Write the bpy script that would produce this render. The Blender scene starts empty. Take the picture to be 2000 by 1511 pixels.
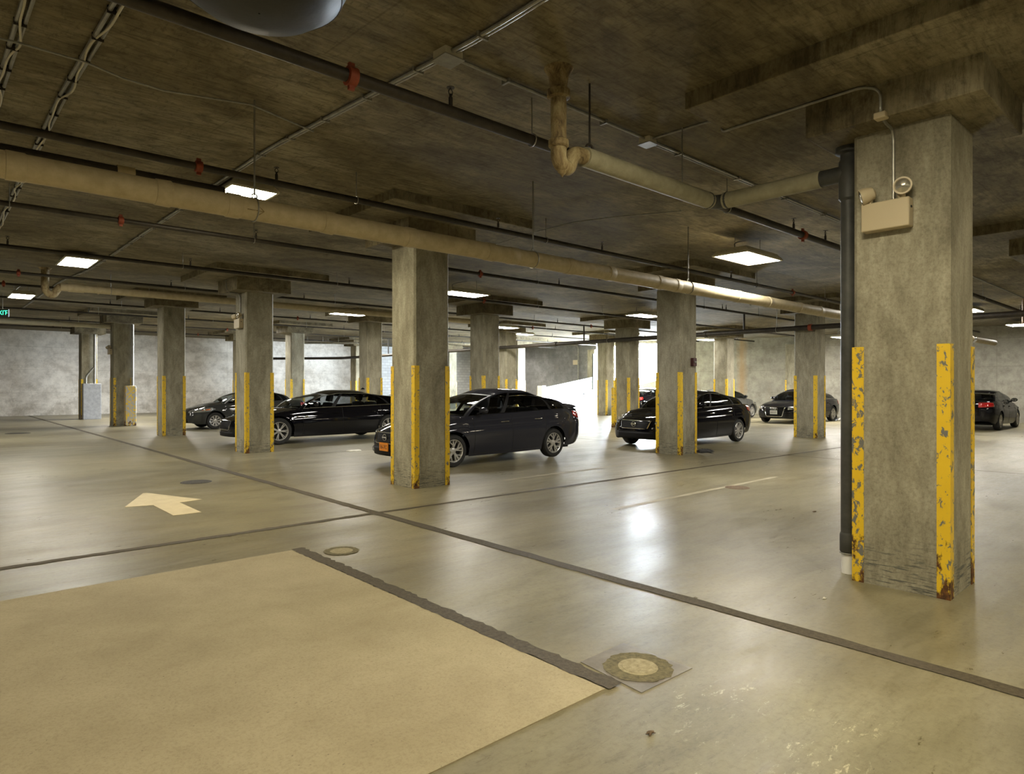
import bpy, bmesh, math, random
import numpy as np
from mathutils import Vector, Matrix, Euler
from mathutils.bvhtree import BVHTree
random.seed(7)
SC = bpy.context.scene
C = SC.collection
PI = math.pi

# ---------------------------------------------------------------- camera, sky, sun, exposure
F, YAW, CY, CH = 1274.55, math.radians(47.828), 753.17, 1.52      # focal length in px, heading, horizon row, eye height
cam_d = bpy.data.cameras.new('camera'); cam = bpy.data.objects.new('camera', cam_d); C.objects.link(cam)
cam.location = (0, 0, CH); cam.rotation_euler = (PI / 2, 0, YAW - PI / 2)
cam_d.sensor_width = 36; cam_d.lens = 36 * F / 2000; cam_d.shift_y = -(755.5 - CY) / 2000
cam_d.clip_start = .05; cam_d.clip_end = 300
SC.camera = cam
world = bpy.data.worlds.new('sky'); SC.world = world; world.use_nodes = True
bg = world.node_tree.nodes['Background']; bg.inputs[0].default_value = (.78, .89, 1, 1); bg.inputs[1].default_value = 240.0
sun_d = bpy.data.lights.new('sun', 'SUN'); sun_d.energy = 40; sun_d.angle = math.radians(6); sun_d.color = (1, .97, .92)
sun = bpy.data.objects.new('sun', sun_d); C.objects.link(sun)
sun.rotation_euler = Vector((-.78, .6, -.27)).to_track_quat('-Z', 'Y').to_euler()
portal_d = bpy.data.lights.new('ramp_portal', 'AREA'); portal_d.shape = 'RECTANGLE'; portal_d.size = 6.2; portal_d.size_y = 4.3
portal_d.cycles.is_portal = True
portal = bpy.data.objects.new('ramp_portal', portal_d); C.objects.link(portal)
portal.location = (33.7, 25.3, 2.15); portal.rotation_euler = (PI / 2, 0, PI / 2)
SC.view_settings.view_transform = 'Standard'; SC.view_settings.look = 'None'
SC.view_settings.gamma = 1; SC.view_settings.use_curve_mapping = False
SC.view_settings.exposure = 0.27
LAMP = 61.0                       # radiance of the fluorescent panels
LAMPCOL = (1, .89, .64)

# ---------------------------------------------------------------- geometry of the place
SX, SY, X0, Y0, WX, WY = 6.9168, 6.7553, 5.3991, 1.3435, .6328, .6465      # column grid
PROF = [(-20, 3.83), (3.3, 3.83), (6.8, 4.04), (16.5, 4.06), (20.5, 4.28), (30, 4.35), (60, 4.36)]
def zc(Y):
    return float(np.interp(Y, [p[0] for p in PROF], [p[1] for p in PROF]))
def at_depth(px, d):
    x = (px - 1000) / F * d
    return Vector((x * math.sin(YAW) + d * math.cos(YAW), -x * math.cos(YAW) + d * math.sin(YAW), 0))
def fl(px, py, z=0.0):
    v = at_depth(px, F * (CH - z) / (py - CY)); v.z = z
    return v
def xB(px, Y):                    # X of the point seen at column px on the plane Y
    d = F * Y / (math.cos(YAW) * (1000 + F * math.tan(YAW) - px)); return (d - Y * math.sin(YAW)) / math.cos(YAW)
def yA(px, X):                    # Y of the point seen at column px on the plane X
    d = F * X / (math.sin(YAW) * (px - 1000 + F / math.tan(YAW))); return (d - X * math.cos(YAW)) / math.sin(YAW)

# ---------------------------------------------------------------- object helpers
def tag(o, label=None, cat=None, group=None, kind=None):
    if label: o['label'] = label
    if cat: o['category'] = cat
    if group: o['group'] = group
    if kind: o['kind'] = kind
    return o
def thing(name, label, cat, loc=(0, 0, 0), rz=0, group=None):
    o = bpy.data.objects.new(name, None); C.objects.link(o); o.empty_display_size = .1
    o.location = loc; o.rotation_euler = (0, 0, rz)
    return tag(o, label, cat, group)
class MB:
    def __init__(s): s.v = []; s.f = []; s.mi = []
    def add(s, vs, fs, mi=0):
        n = len(s.v); s.v += [tuple(p) for p in vs]; s.f += [tuple(i + n for i in f) for f in fs]; s.mi += [mi] * len(fs); return s
    def box(s, a, b, M=None, mi=0):
        (x0, y0, z0), (x1, y1, z1) = a, b
        vs = [Vector(p) for p in ((x0, y0, z0), (x1, y0, z0), (x1, y1, z0), (x0, y1, z0), (x0, y0, z1), (x1, y0, z1), (x1, y1, z1), (x0, y1, z1))]
        if M: vs = [M @ p for p in vs]
        return s.add(vs, [(0, 3, 2, 1), (4, 5, 6, 7), (0, 1, 5, 4), (1, 2, 6, 5), (2, 3, 7, 6), (3, 0, 4, 7)], mi)
    def tube(s, pts, r, n=10, closed=False, mi=0):
        pts = [Vector(p) for p in pts]; m = len(pts)
        rr = r if hasattr(r, '__len__') else [r] * m
        N = None; rings = []
        for i, p in enumerate(pts):
            if closed: t = (pts[(i + 1) % m] - pts[i - 1])
            else: t = (pts[min(i + 1, m - 1)] - pts[max(i - 1, 0)])
            t.normalize()
            if N is None: N = t.orthogonal().normalized()
            else:
                N = N - t * N.dot(t)
                N = N.normalized() if N.length > 1e-6 else t.orthogonal().normalized()
            B = t.cross(N)
            rings.append([p + (N * math.cos(2 * PI * k / n) + B * math.sin(2 * PI * k / n)) * rr[i] for k in range(n)])
        vs = [q for ring in rings for q in ring]; fs = []
        for i in range(m if closed else m - 1):
            a, b = i * n, ((i + 1) % m) * n
            fs += [(a + k, a + (k + 1) % n, b + (k + 1) % n, b + k) for k in range(n)]
        if not closed: fs += [tuple(range(n))[::-1], tuple((m - 1) * n + k for k in range(n))]
        return s.add(vs, fs, mi)
    def lathe(s, prof, n=32, M=None, mi=0, cap=True):       # prof: (r, z) list, axis z
        vs = [Vector((r * math.cos(2 * PI * k / n), r * math.sin(2 * PI * k / n), z)) for r, z in prof for k in range(n)]
        if M: vs = [M @ p for p in vs]
        fs = []
        for i in range(len(prof) - 1):
            a, b = i * n, (i + 1) * n
            fs += [(a + k, a + (k + 1) % n, b + (k + 1) % n, b + k) for k in range(n)]
        if cap: fs += [tuple(range(n))[::-1], tuple((len(prof) - 1) * n + k for k in range(n))]
        return s.add(vs, fs, mi)
    def prism(s, poly, z0, z1, M=None, mi=0):
        n = len(poly); vs = [Vector((x, y, z0)) for x, y in poly] + [Vector((x, y, z1)) for x, y in poly]
        if M: vs = [M @ p for p in vs]
        return s.add(vs, [tuple(range(n))[::-1], tuple(range(n, 2 * n))] + [(i, (i + 1) % n, n + (i + 1) % n, n + i) for i in range(n)], mi)
    def grid(s, rows, mi=0):
        n = len(rows[0]); vs = [p for r in rows for p in r]
        return s.add(vs, [(i * n + k, i * n + k + 1, (i + 1) * n + k + 1, (i + 1) * n + k) for i in range(len(rows) - 1) for k in range(n - 1)], mi)
    def build(s, name, mats, parent=None, smooth=35, bevel=0, kind=None, merge=0, fix=True):
        me = bpy.data.meshes.new(name); me.from_pydata(s.v, [], s.f)
        mats = mats if isinstance(mats, (list, tuple)) else [mats]
        for m in mats: me.materials.append(m)
        if len(mats) > 1: me.polygons.foreach_set('material_index', s.mi)
        if merge or fix:
            bm = bmesh.new(); bm.from_mesh(me)
            if merge: bmesh.ops.remove_doubles(bm, verts=bm.verts, dist=merge)
            if fix: bmesh.ops.recalc_face_normals(bm, faces=bm.faces)
            bm.to_mesh(me); bm.free()
        if smooth:
            me.shade_smooth(); me.set_sharp_from_angle(angle=math.radians(smooth))
        o = bpy.data.objects.new(name, me); C.objects.link(o)
        if parent: o.parent = parent
        if bevel:
            b = o.modifiers.new('bevel', 'BEVEL'); b.width = bevel; b.segments = 2; b.limit_method = 'ANGLE'; b.angle_limit = math.radians(40)
        if kind: o['kind'] = kind
        return o
def fillet(pts, r, n=6):
    pts = [Vector(p) for p in pts]; out = [pts[0]]
    for i in range(1, len(pts) - 1):
        a, b, c = pts[i - 1], pts[i], pts[i + 1]; u = (a - b); w = (c - b)
        q = min(r, u.length * .45, w.length * .45); u.normalize(); w.normalize()
        p0, p1 = b + u * q, b + w * q
        for k in range(n + 1):
            t = k / n; out.append(p0 * (1 - t) ** 2 + b * 2 * t * (1 - t) + p1 * t * t)
    return out + [pts[-1]]
def text_mesh(body, size, depth):
    cu = bpy.data.curves.new('lettering', 'FONT'); cu.body = body; cu.size = size; cu.extrude = depth; cu.align_x = 'CENTER'; cu.align_y = 'CENTER'
    o = bpy.data.objects.new('lettering', cu); C.objects.link(o)
    me = bpy.data.meshes.new_from_object(o.evaluated_get(bpy.context.evaluated_depsgraph_get()))
    bpy.data.objects.remove(o); return me
def add_text(name, body, size, mat, parent, M, depth=.001):
    me = text_mesh(body, size, depth); me.transform(M); me.materials.clear(); me.materials.append(mat)
    o = bpy.data.objects.new(name, me); C.objects.link(o); o.parent = parent; return o
def copy_tree(o, parent=None):
    c = o.copy(); C.objects.link(c)
    if parent: c.parent = parent
    for ch in list(o.children): copy_tree(ch, c)
    return c

# ---------------------------------------------------------------- materials
class NT:
    def __init__(s, name):
        s.m = bpy.data.materials.new(name); s.m.use_nodes = True; s.t = s.m.node_tree; s.b = s.t.nodes['Principled BSDF']
        s.pos = s.n('ShaderNodeNewGeometry').outputs['Position']
    def n(s, t, **k):
        x = s.t.nodes.new(t)
        for a, b in k.items(): setattr(x, a, b)
        return x
    def l(s, a, b): s.t.links.new(a, b)
    def map(s, scale, loc=(0, 0, 0), rz=0):
        x = s.n('ShaderNodeMapping'); x.inputs['Scale'].default_value = scale; x.inputs['Location'].default_value = loc; x.inputs['Rotation'].default_value = (0, 0, rz)
        s.l(s.pos, x.inputs['Vector']); return x.outputs[0]
    def noise(s, vec, scale, detail=5, rough=.6, dist=0):
        x = s.n('ShaderNodeTexNoise'); x.inputs['Scale'].default_value = scale; x.inputs['Detail'].default_value = detail
        x.inputs['Roughness'].default_value = rough; x.inputs['Distortion'].default_value = dist; s.l(vec, x.inputs['Vector']); return x.outputs['Fac']
    def vor(s, vec, scale):
        x = s.n('ShaderNodeTexVoronoi'); x.inputs['Scale'].default_value = scale; s.l(vec, x.inputs['Vector']); return x.outputs['Distance']
    def ramp(s, fac, *st):
        x = s.n('ShaderNodeValToRGB'); e = x.color_ramp.elements
        while len(e) < len(st): e.new(.5)
        for i, (p, c) in enumerate(st):
            e[i].position = p; e[i].color = (*(c if hasattr(c, '__len__') else (c,) * 3), 1)
        s.l(fac, x.inputs[0]); return x.outputs[0]
    def mix(s, fac, a, b, mode='MIX'):
        x = s.n('ShaderNodeMix', data_type='RGBA', blend_type=mode)
        for sock, v in ((x.inputs[0], fac), (x.inputs[6], a), (x.inputs[7], b)):
            if isinstance(v, bpy.types.NodeSocket): s.l(v, sock)
            elif hasattr(v, '__len__'): sock.default_value = (*v, 1)
            else: sock.default_value = v
        return x.outputs[2]
    def math(s, op, a, b=0.0):
        x = s.n('ShaderNodeMath', operation=op)
        for i, v in enumerate((a, b)):
            if isinstance(v, bpy.types.NodeSocket): s.l(v, x.inputs[i])
            else: x.inputs[i].default_value = v
        return x.outputs[0]
    def z(s):
        x = s.n('ShaderNodeSeparateXYZ'); s.l(s.pos, x.inputs[0]); return x.outputs
    def bump(s, h, strength=.3, dist=.01):
        x = s.n('ShaderNodeBump'); x.inputs['Strength'].default_value = strength; x.inputs['Distance'].default_value = dist
        s.l(h, x.inputs['Height']); s.l(x.outputs[0], s.b.inputs['Normal'])
    def out(s, col, rough):
        for v, k in ((col, 'Base Color'), (rough, 'Roughness')):
            if isinstance(v, bpy.types.NodeSocket): s.l(v, s.b.inputs[k])
            else: s.b.inputs[k].default_value = (*v, 1) if hasattr(v, '__len__') else v
        return s.m
def simple(name, col, rough=.5, metal=0, coat=0, emit=None, spec=None):
    m = bpy.data.materials.new(name); m.use_nodes = True; b = m.node_tree.nodes['Principled BSDF']
    b.inputs['Base Color'].default_value = (*col, 1); b.inputs['Roughness'].default_value = rough; b.inputs['Metallic'].default_value = metal
    b.inputs['Coat Weight'].default_value = coat; b.inputs['Coat Roughness'].default_value = .04
    if spec is not None: b.inputs['Specular IOR Level'].default_value = spec
    if emit: b.inputs['Emission Color'].default_value = (*emit[0], 1); b.inputs['Emission Strength'].default_value = emit[1]
    return m
def worn(name, a, b, scale=6, rough=.5, metal=0, bumpy=.2):
    t = NT(name); f = t.noise(t.pos, scale, 6, .65); t.b.inputs['Metallic'].default_value = metal
    if bumpy: t.bump(t.noise(t.pos, scale * 8, 3), bumpy, .004)
    return t.out(t.ramp(f, (.35, a), (.65, b)), rough)

def m_ceiling():
    t = NT('stained_ceiling_concrete')
    big = t.noise(t.map((.8, 1, 1)), .6, 8, .7, .7)
    mid = t.noise(t.map((1.0, 1.5, 1), (3, 1, 0)), 2.3, 9, .74, .8)
    fine = t.noise(t.map((3.5, 1.2, 1)), 7, 8, .78)
    grain = t.noise(t.map((1.0, 6.0, 1), (2, 5, 0)), 3.5, 8, .75, .3)
    col = t.ramp(big, (.34, (.125, .10, .052)), (.5, (.205, .173, .10)), (.66, (.35, .312, .215)))
    col = t.mix(.65, col, t.ramp(mid, (.36, (.30, .27, .21)), (.5, (.82, .81, .78)), (.64, (1.08, 1.07, 1.05))), 'MULTIPLY')
    col = t.mix(.6, col, t.ramp(grain, (.38, (.32, .30, .26)), (.5, (.92, .92, .91)), (.6, (1.15, 1.15, 1.15))), 'MULTIPLY')
    col = t.mix(.6, col, t.ramp(fine, (.36, (.35, .33, .28)), (.47, (1, 1, 1)), (1, (1.1, 1.1, 1.1))), 'MULTIPLY')
    br = t.n('ShaderNodeTexBrick'); br.inputs['Scale'].default_value = 1; br.inputs['Mortar Size'].default_value = .010
    br.inputs['Brick Width'].default_value = 2.44; br.inputs['Row Height'].default_value = 1.22; br.inputs['Mortar Smooth'].default_value = .5
    br.inputs['Color1'].default_value = (1, 1, 1, 1); br.inputs['Color2'].default_value = (.8, .79, .75, 1); br.inputs['Mortar'].default_value = (.45, .42, .36, 1)
    t.l(t.map((1, 1, 1), (.3, .5, 0)), br.inputs['Vector'])
    col = t.mix(.45, col, br.outputs[0], 'MULTIPLY')
    nails = t.ramp(t.vor(t.map((1, 1, 1)), .9), (.018, 1), (.024, 0))
    col = t.mix(t.math('MULTIPLY', nails, .85), col, (.05, .02, .01))
    t.bump(fine, .25, .01)
    return t.out(col, .85)
def m_column():
    t = NT('weathered_column_concrete')
    big = t.noise(t.map((1.3, 1.3, .6)), 1.6, 7, .7, .5)
    st = t.noise(t.map((6, 6, 1.6)), 1.4, 7, .72)
    fine = t.noise(t.pos, 38, 5, .8)
    col = t.ramp(big, (.3, (.20, .18, .125)), (.5, (.345, .32, .235)), (.7, (.48, .45, .345)))
    col = t.mix(.5, col, t.ramp(st, (.35, (.5, .49, .45)), (.55, (1, 1, 1)), (.75, (1.12, 1.1, 1.05))), 'MULTIPLY')
    col = t.mix(.6, col, t.ramp(fine, (.3, (.45, .43, .38)), (.55, (1, 1, 1)), (.8, (1.15, 1.15, 1.1))), 'MULTIPLY')
    z = t.z()[2]
    low = t.math('SUBTRACT', 1, t.math('MULTIPLY', z, 1.6))
    scr = t.noise(t.map((2, 2, 26)), 2.5, 5, .7)
    mask = t.math('MULTIPLY', t.ramp(scr, (.52, 0), (.6, 1)), t.ramp(low, (.3, 0), (.75, 1)))
    col = t.mix(mask, col, (.1, .1, .085))
    t.bump(fine, .35, .006)
    return t.out(col, .85)
def m_wall(name, a, b, c, wx=1.2, rusty=None):
    t = NT(name)
    big = t.noise(t.map((.5, .5, .8)), 1.1, 9, .74, .1)
    mid = t.noise(t.map((1, 1, .8)), 3.2, 9, .78, .1)
    col = t.ramp(big, (.3, a), (.52, b), (.66, c))
    col = t.mix(.6, col, t.ramp(mid, (.35, (.55, .54, .52)), (.55, (1, 1, 1))), 'MULTIPLY')
    z = t.z()[2]
    zz = t.math('MULTIPLY', z, 1.0)
    w = t.n('ShaderNodeTexBrick', offset=0); w.inputs['Scale'].default_value = 1; w.inputs['Brick Width'].default_value = 7.0; w.inputs['Row Height'].default_value = 1.17; w.inputs['Mortar Size'].default_value = .012; w.inputs['Mortar Smooth'].default_value = .8
    w.inputs['Color1'].default_value = (1, 1, 1, 1); w.inputs['Color2'].default_value = (.93, .93, .92, 1); w.inputs['Mortar'].default_value = (.5, .48, .44, 1)
    xx = t.z(); cb = t.n('ShaderNodeCombineXYZ'); t.l(t.math('ADD', t.math('ADD', xx[0], xx[1]), wx), cb.inputs[0]); t.l(xx[2], cb.inputs[1]); t.l(cb.outputs[0], w.inputs['Vector'])
    col = t.mix(.6, col, w.outputs[0], 'MULTIPLY')
    dirt = t.ramp(t.math('ADD', t.noise(t.map((.8, .8, .5), (2, 0, 1)), 1.1, 10, .8, .1), t.math('MULTIPLY', zz, -.05)), (.47, 0), (.53, 1))
    col = t.mix(t.math('MULTIPLY', dirt, .38), col, (.26, .225, .17))
    if rusty:
        dy = t.math('ABSOLUTE', t.math('SUBTRACT', xx[1], rusty)); k = t.math('ADD', dy, t.math('MULTIPLY', t.noise(t.map((1, 2, .5)), 3, 6, .7), .5))
        col = t.mix(t.math('MULTIPLY', t.ramp(k, (.30, 1), (.62, 0)), .55), col, (.42, .25, .09))
    t.bump(mid, .3, .01)
    return t.out(col, .8)
def m_floor():
    t = NT('sealed_floor_concrete')
    big = t.noise(t.map((.5, .8, 1)), .75, 7, .65, .7)
    st = t.noise(t.map((.6, 3.2, 1), (0, 0, 0), .35), 1.5, 8, .7, .5)
    fine = t.noise(t.pos, 26, 6, .8)
    col = t.ramp(big, (.3, (.175, .153, .092)), (.5, (.25, .225, .143)), (.72, (.335, .308, .205)))
    col = t.mix(.45, col, t.ramp(st, (.33, (.58, .56, .5)), (.55, (1, 1, 1)), (.8, (1.12, 1.1, 1.06))), 'MULTIPLY')
    col = t.mix(.6, col, t.ramp(fine, (.3, (.55, .52, .45)), (.5, (1, 1, 1)), (.75, (1.18, 1.17, 1.13))), 'MULTIPLY')
    scuff = t.noise(t.map((1.2, 4.5, 1), (1, 4, 0), .5), 4.5, 10, .8, .3)
    col = t.mix(.6, col, t.ramp(scuff, (.36, (.5, .46, .37)), (.47, (.96, .95, .93)), (.62, (1.12, 1.11, 1.1))), 'MULTIPLY')
    tint = t.ramp(t.noise(t.map((1, 1, 1), (8, 2, 0)), .9, 6, .65), (.45, 0), (.66, 1))
    col = t.mix(t.math('MULTIPLY', tint, .25), col, (.27, .22, .115))
    spots = t.ramp(t.noise(t.map((1, 1.6, 1), (4, 9, 0)), 48, 2, .4), (.735, 0), (.76, 1))
    col = t.mix(t.math('MULTIPLY', spots, .7), col, (.07, .055, .03))
    # pale worn paint flakes near the close edge
    xyz = t.z()
    dx = t.math('SUBTRACT', xyz[0], 2.75); dy = t.math('SUBTRACT', xyz[1], 1.3)
    rr = t.math('ADD', t.math('MULTIPLY', dx, dx), t.math('MULTIPLY', t.math('MULTIPLY', dy, dy), .8))
    near = t.math('MULTIPLY', t.ramp(rr, (.12, 1), (.5, 0)), t.ramp(t.noise(t.pos, 3.2, 4, .6), (.46, 0), (.58, 1)))
    fl_ = t.math('MULTIPLY', t.ramp(t.noise(t.map((1.0, 2.2, 1), (0, 0, 0), .8), 9, 9, .82, .4), (.565, 0), (.60, 1)), near)
    col = t.mix(t.math('MULTIPLY', fl_, .8), col, (.62, .56, .38))
    rough = t.ramp(t.noise(t.map((.6, 2.0, 1), (7, 3, 0), .35), 1.2, 3, .55, .3), (.3, .32), (.55, .38), (.75, .46))
    rough = t.math('ADD', rough, t.math('MULTIPLY', t.math('SUBTRACT', scuff, .5), .55))
    t.bump(t.noise(t.map((1, 2.2, 1), (0, 0, 0), .5), 34, 6, .75), .22, .004)
    t.b.inputs['Specular IOR Level'].default_value = .55
    return t.out(col, rough)
def m_patch():
    t = NT('pale_patch_concrete')
    big = t.noise(t.pos, 1.5, 6, .6, .3); fine = t.noise(t.pos, 70, 5, .8)
    col = t.ramp(big, (.32, (.36, .30, .175)), (.7, (.465, .40, .25)))
    col = t.mix(.5, col, t.ramp(fine, (.3, (.55, .5, .42)), (.52, (1, 1, 1)), (.8, (1.12, 1.1, 1.05))), 'MULTIPLY')
    spots = t.ramp(t.noise(t.map((1, 1.6, 1)), 55, 2, .4), (.735, 0), (.76, 1))
    col = t.mix(t.math('MULTIPLY', spots, .7), col, (.09, .07, .04))
    t.bump(fine, .4, .004)
    return t.out(col, .7)
def m_guard(chip=.565, name='chipped_yellow_paint', under=(.16, .16, .15)):
    t = NT(name)
    n1 = t.noise(t.map((1, 1, .7)), 20, 7, .72, .5); n2 = t.noise(t.map((1, 1, .6), (5, 2, 1)), 9, 6, .7)
    col = t.mix(t.noise(t.pos, 5, 4), (.72, .46, .012), (.85, .58, .03))
    col = t.mix(t.ramp(n1, (chip, 0), (chip + .02, 1)), col, under)
    z = t.z()[2]
    k = t.math('ADD', n2, t.math('MULTIPLY', t.math('SUBTRACT', .30, z), .55))
    rust = t.ramp(k, (.58, 0), (.66, 1))
    col = t.mix(rust, col, t.ramp(n1, (.4, (.045, .02, .008)), (.65, (.19, .075, .015))))
    t.bump(n1, .3, .003)
    return t.out(col, t.ramp(rust, (0, .42), (1, .85)))
def m_strip():
    t = NT('joint_filler')
    f = t.noise(t.map((3, 3, 1)), 12, 7, .75)
    t.bump(f, .6, .008)
    return t.out(t.ramp(f, (.3, (.035, .027, .015)), (.7, (.125, .098, .058))), .75)
def m_block():
    t = NT('pale_block_wall')
    br = t.n('ShaderNodeTexBrick'); br.inputs['Scale'].default_value = 1; br.inputs['Brick Width'].default_value = .4; br.inputs['Row Height'].default_value = .2
    br.inputs['Mortar Size'].default_value = .012; br.inputs['Color1'].default_value = (.6, .62, .62, 1); br.inputs['Color2'].default_value = (.5, .52, .53, 1); br.inputs['Mortar'].default_value = (.36, .37, .38, 1)
    v = t.n('ShaderNodeCombineXYZ'); x = t.z(); t.l(x[0], v.inputs[0]); t.l(x[2], v.inputs[1]); t.l(v.outputs[0], br.inputs['Vector'])
    t.bump(br.outputs[1], -.4, .01)
    return t.out(br.outputs[0], .8)
def m_rusty():
    t = NT('rust_stained_pipe')
    f = t.noise(t.map((1, 1, .6)), 9, 8, .75, .6)
    t.bump(f, .5, .02)
    return t.out(t.ramp(f, (.36, (.07, .045, .018)), (.47, (.21, .15, .065)), (.58, (.33, .27, .14)), (.75, (.50, .45, .31))), .75)
def m_glass(name, tint, refl=.09):
    m = bpy.data.materials.new(name); m.use_nodes = True; t = m.node_tree; t.nodes.clear()
    o = t.nodes.new('ShaderNodeOutputMaterial'); tr = t.nodes.new('ShaderNodeBsdfTransparent'); tr.inputs[0].default_value = (*tint, 1)
    g = t.nodes.new('ShaderNodeBsdfGlossy'); g.inputs['Roughness'].default_value = .02
    fr = t.nodes.new('ShaderNodeFresnel'); fr.inputs[0].default_value = 1.5
    mx = t.nodes.new('ShaderNodeMixShader'); t.links.new(fr.outputs[0], mx.inputs[0]); t.links.new(tr.outputs[0], mx.inputs[1]); t.links.new(g.outputs[0], mx.inputs[2]); t.links.new(mx.outputs[0], o.inputs[0])
    return m
M = {}
M['ceil'] = m_ceiling(); M['col'] = m_column(); M['floor'] = m_floor(); M['patch'] = m_patch()
M['guard'] = m_guard(); M['guard_worn'] = m_guard(.53, 'heavily_chipped_yellow_paint'); M['strip'] = m_strip(); M['block'] = m_block()
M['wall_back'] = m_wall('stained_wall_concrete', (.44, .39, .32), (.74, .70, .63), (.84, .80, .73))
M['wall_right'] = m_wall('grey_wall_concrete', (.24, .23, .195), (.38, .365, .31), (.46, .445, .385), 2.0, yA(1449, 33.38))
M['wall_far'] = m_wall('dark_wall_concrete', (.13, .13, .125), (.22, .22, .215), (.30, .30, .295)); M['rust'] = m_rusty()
M['ramp'] = worn('white_painted_concrete', (.8, .8, .8), (.88, .88, .87), 2, .6, 0, .1)
M['iron'] = worn('dark_iron_pipe', (.022, .018, .013), (.05, .04, .028), 7, .55, .2)
M['black'] = worn('black_pipe', (.035, .036, .034), (.075, .075, .068), 5, .55)
M['pipe'] = worn('cream_pipe_wrap', (.40, .33, .19), (.50, .42, .26), 9, .6, 0, .5)
M['pipe_dull'] = worn('dull_pipe_wrap', (.27, .25, .165), (.36, .335, .23), 9, .6, 0, .5)
M['galv'] = worn('galvanised_conduit', (.24, .235, .20), (.36, .35, .31), 10, .4, .55, 0)
M['cable'] = worn('pale_cable', (.5, .46, .36), (.62, .58, .46), 8, .6, 0, 0)
M['duct'] = worn('dark_duct', (.012, .013, .015), (.025, .025, .027), 4, .5)
M['red'] = worn('red_coupling', (.2, .035, .012), (.3, .06, .02), 20, .6)
M['fire'] = simple('dark_red_enamel', (.07, .022, .02), .5)
M['beige'] = simple('beige_enamel', (.52, .44, .29), .4)
M['lamp_case'] = worn('lamp_housing', (.5, .47, .36), (.6, .56, .43), 5, .45, 0, 0)
M['lamp'] = simple('lit_fluorescent_panel', (.9, .9, .9), .5, emit=(LAMPCOL, LAMP))
M['chrome'] = simple('chrome', (.72, .72, .72), .12, 1)
M['lens'] = m_glass('clear_lens', (.85, .85, .85))
M['reflector'] = simple('reflector', (.6, .57, .48), .18, .8)
M['grey_steel'] = worn('grey_painted_steel', (.30, .31, .33), (.42, .43, .45), 9, .5)
M['guard_panel'] = m_guard(.47, 'worn_yellow_grey_steel', (.42, .42, .4))
M['arrow'] = worn('cream_floor_paint', (.56, .47, .29), (.66, .57, .37), 6, .6)
M['stripe'] = worn('faint_floor_paint', (.33, .29, .19), (.42, .375, .26), 3, .5, 0, 0)
M['lamp_fill'] = simple('lit_fill_panel', (.9, .9, .9), .5, emit=((1, .95, .86), LAMP * 3.7))  # extra-strong panel, only for the added lamps behind columns
M['lamp_mid'] = simple('lit_white_fluorescent_panel', (.9, .9, .9), .5, emit=((1, .955, .86), LAMP * 1.2))
M['green'] = simple('green_letters', (.02, .3, .12), .5, emit=((.05, 1, .45), 2.2))
M['sign'] = simple('black_sign_face', (.01, .012, .01), .4)
M['cover'] = worn('rusty_cover', (.09, .055, .028), (.19, .13, .07), 30, .7, .2, .5)
M['grate'] = worn('dark_grate', (.03, .027, .02), (.09, .08, .06), 30, .7, .3, .5)
M['cloth'] = worn('black_cloth', (.012, .012, .013), (.03, .03, .03), 8, .85)
M['paper'] = simple('white_paper', (.75, .72, .62), .8)
M['wood'] = worn('rusty_tank_skin', (.16, .085, .03), (.3, .18, .07), 6, .7)
M['asphalt'] = worn('outdoor_pavement', (.5, .5, .5), (.62, .62, .62), 3, .8)
M['tyre'] = worn('tyre_rubber', (.012, .012, .012), (.022, .022, .022), 20, .75)
M['rim'] = simple('alloy_rim', (.55, .54, .52), .3, .6)
M['rim_dark'] = simple('wheel_well_black', (.008, .008, .008), .8)
M['trim'] = simple('black_trim', (.008, .008, .009), .5, spec=.2)
M['glass'] = m_glass('tinted_car_glass', (.55, .58, .6))
M['wind'] = m_glass('windshield_glass', (.72, .78, .78))
M['seat'] = simple('dark_upholstery', (.018, .018, .02), .8)
M['amber'] = simple('amber_lens', (.8, .16, .02), .2, coat=1)
M['redlens'] = simple('red_lens', (.42, .012, .012), .15, coat=1)
M['headlens'] = simple('headlamp_lens', (.35, .36, .36), .12, .6, coat=1)
M['plate_orange'] = simple('orange_plate', (.8, .27, .015), .5)
M['plate_white'] = simple('white_plate', (.72, .74, .74), .5)
M['ink'] = simple('dark_ink', (.05, .02, .03), .6)

# ---------------------------------------------------------------- the setting
XL, XR, YF, YB = -13.0, 33.38, -8.0, 41.0
fm = MB(); fm.box((XL, YF, -.2), (XR + .02, YB, 0)); floor = fm.build('floor', M['floor'], kind='structure', smooth=0)
def strip(name, pts, mat, z=.003, label=None):
    m = MB(); n = len(pts); m.add([(x, y, z) for x, y in pts] + [(x, y, -.01) for x, y in pts], [tuple(range(n)), tuple(range(2 * n - 1, n - 1, -1))] + [(i, n + i, n + (i + 1) % n, (i + 1) % n) for i in range(n)])
    o = m.build(name, mat, floor, smooth=0)
    if label: o['label'] = label
    return o
def ragged(a, b, w, n=70, amp=.012, seed=1):
    r = random.Random(seed); a, b = Vector(a), Vector(b); t = (b - a).normalized(); nn = Vector((-t.y, t.x))
    p = [a + (b - a) * (i / n) for i in range(n + 1)]
    L = [q + nn * (w / 2 + r.uniform(-amp, amp)) for q in p]; R = [q - nn * (w / 2 + r.uniform(-amp, amp)) for q in p]
    return [(q.x, q.y) for q in L] + [(q.x, q.y) for q in reversed(R)]
def ribbon(name, a, b, w, mat, z=.003, label=None, amp=.012, seed=1, n=70):
    pts = ragged(a, b, w, n, amp, seed); h = len(pts) // 2; m = MB()
    vs = [(x, y, z) for x, y in pts]; m.add(vs, [(i, i + 1, 2 * h - 2 - i, 2 * h - 1 - i) for i in range(h - 1)])
    o = m.build(name, mat, floor, smooth=0)
    if label: o['label'] = label
    return o
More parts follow.
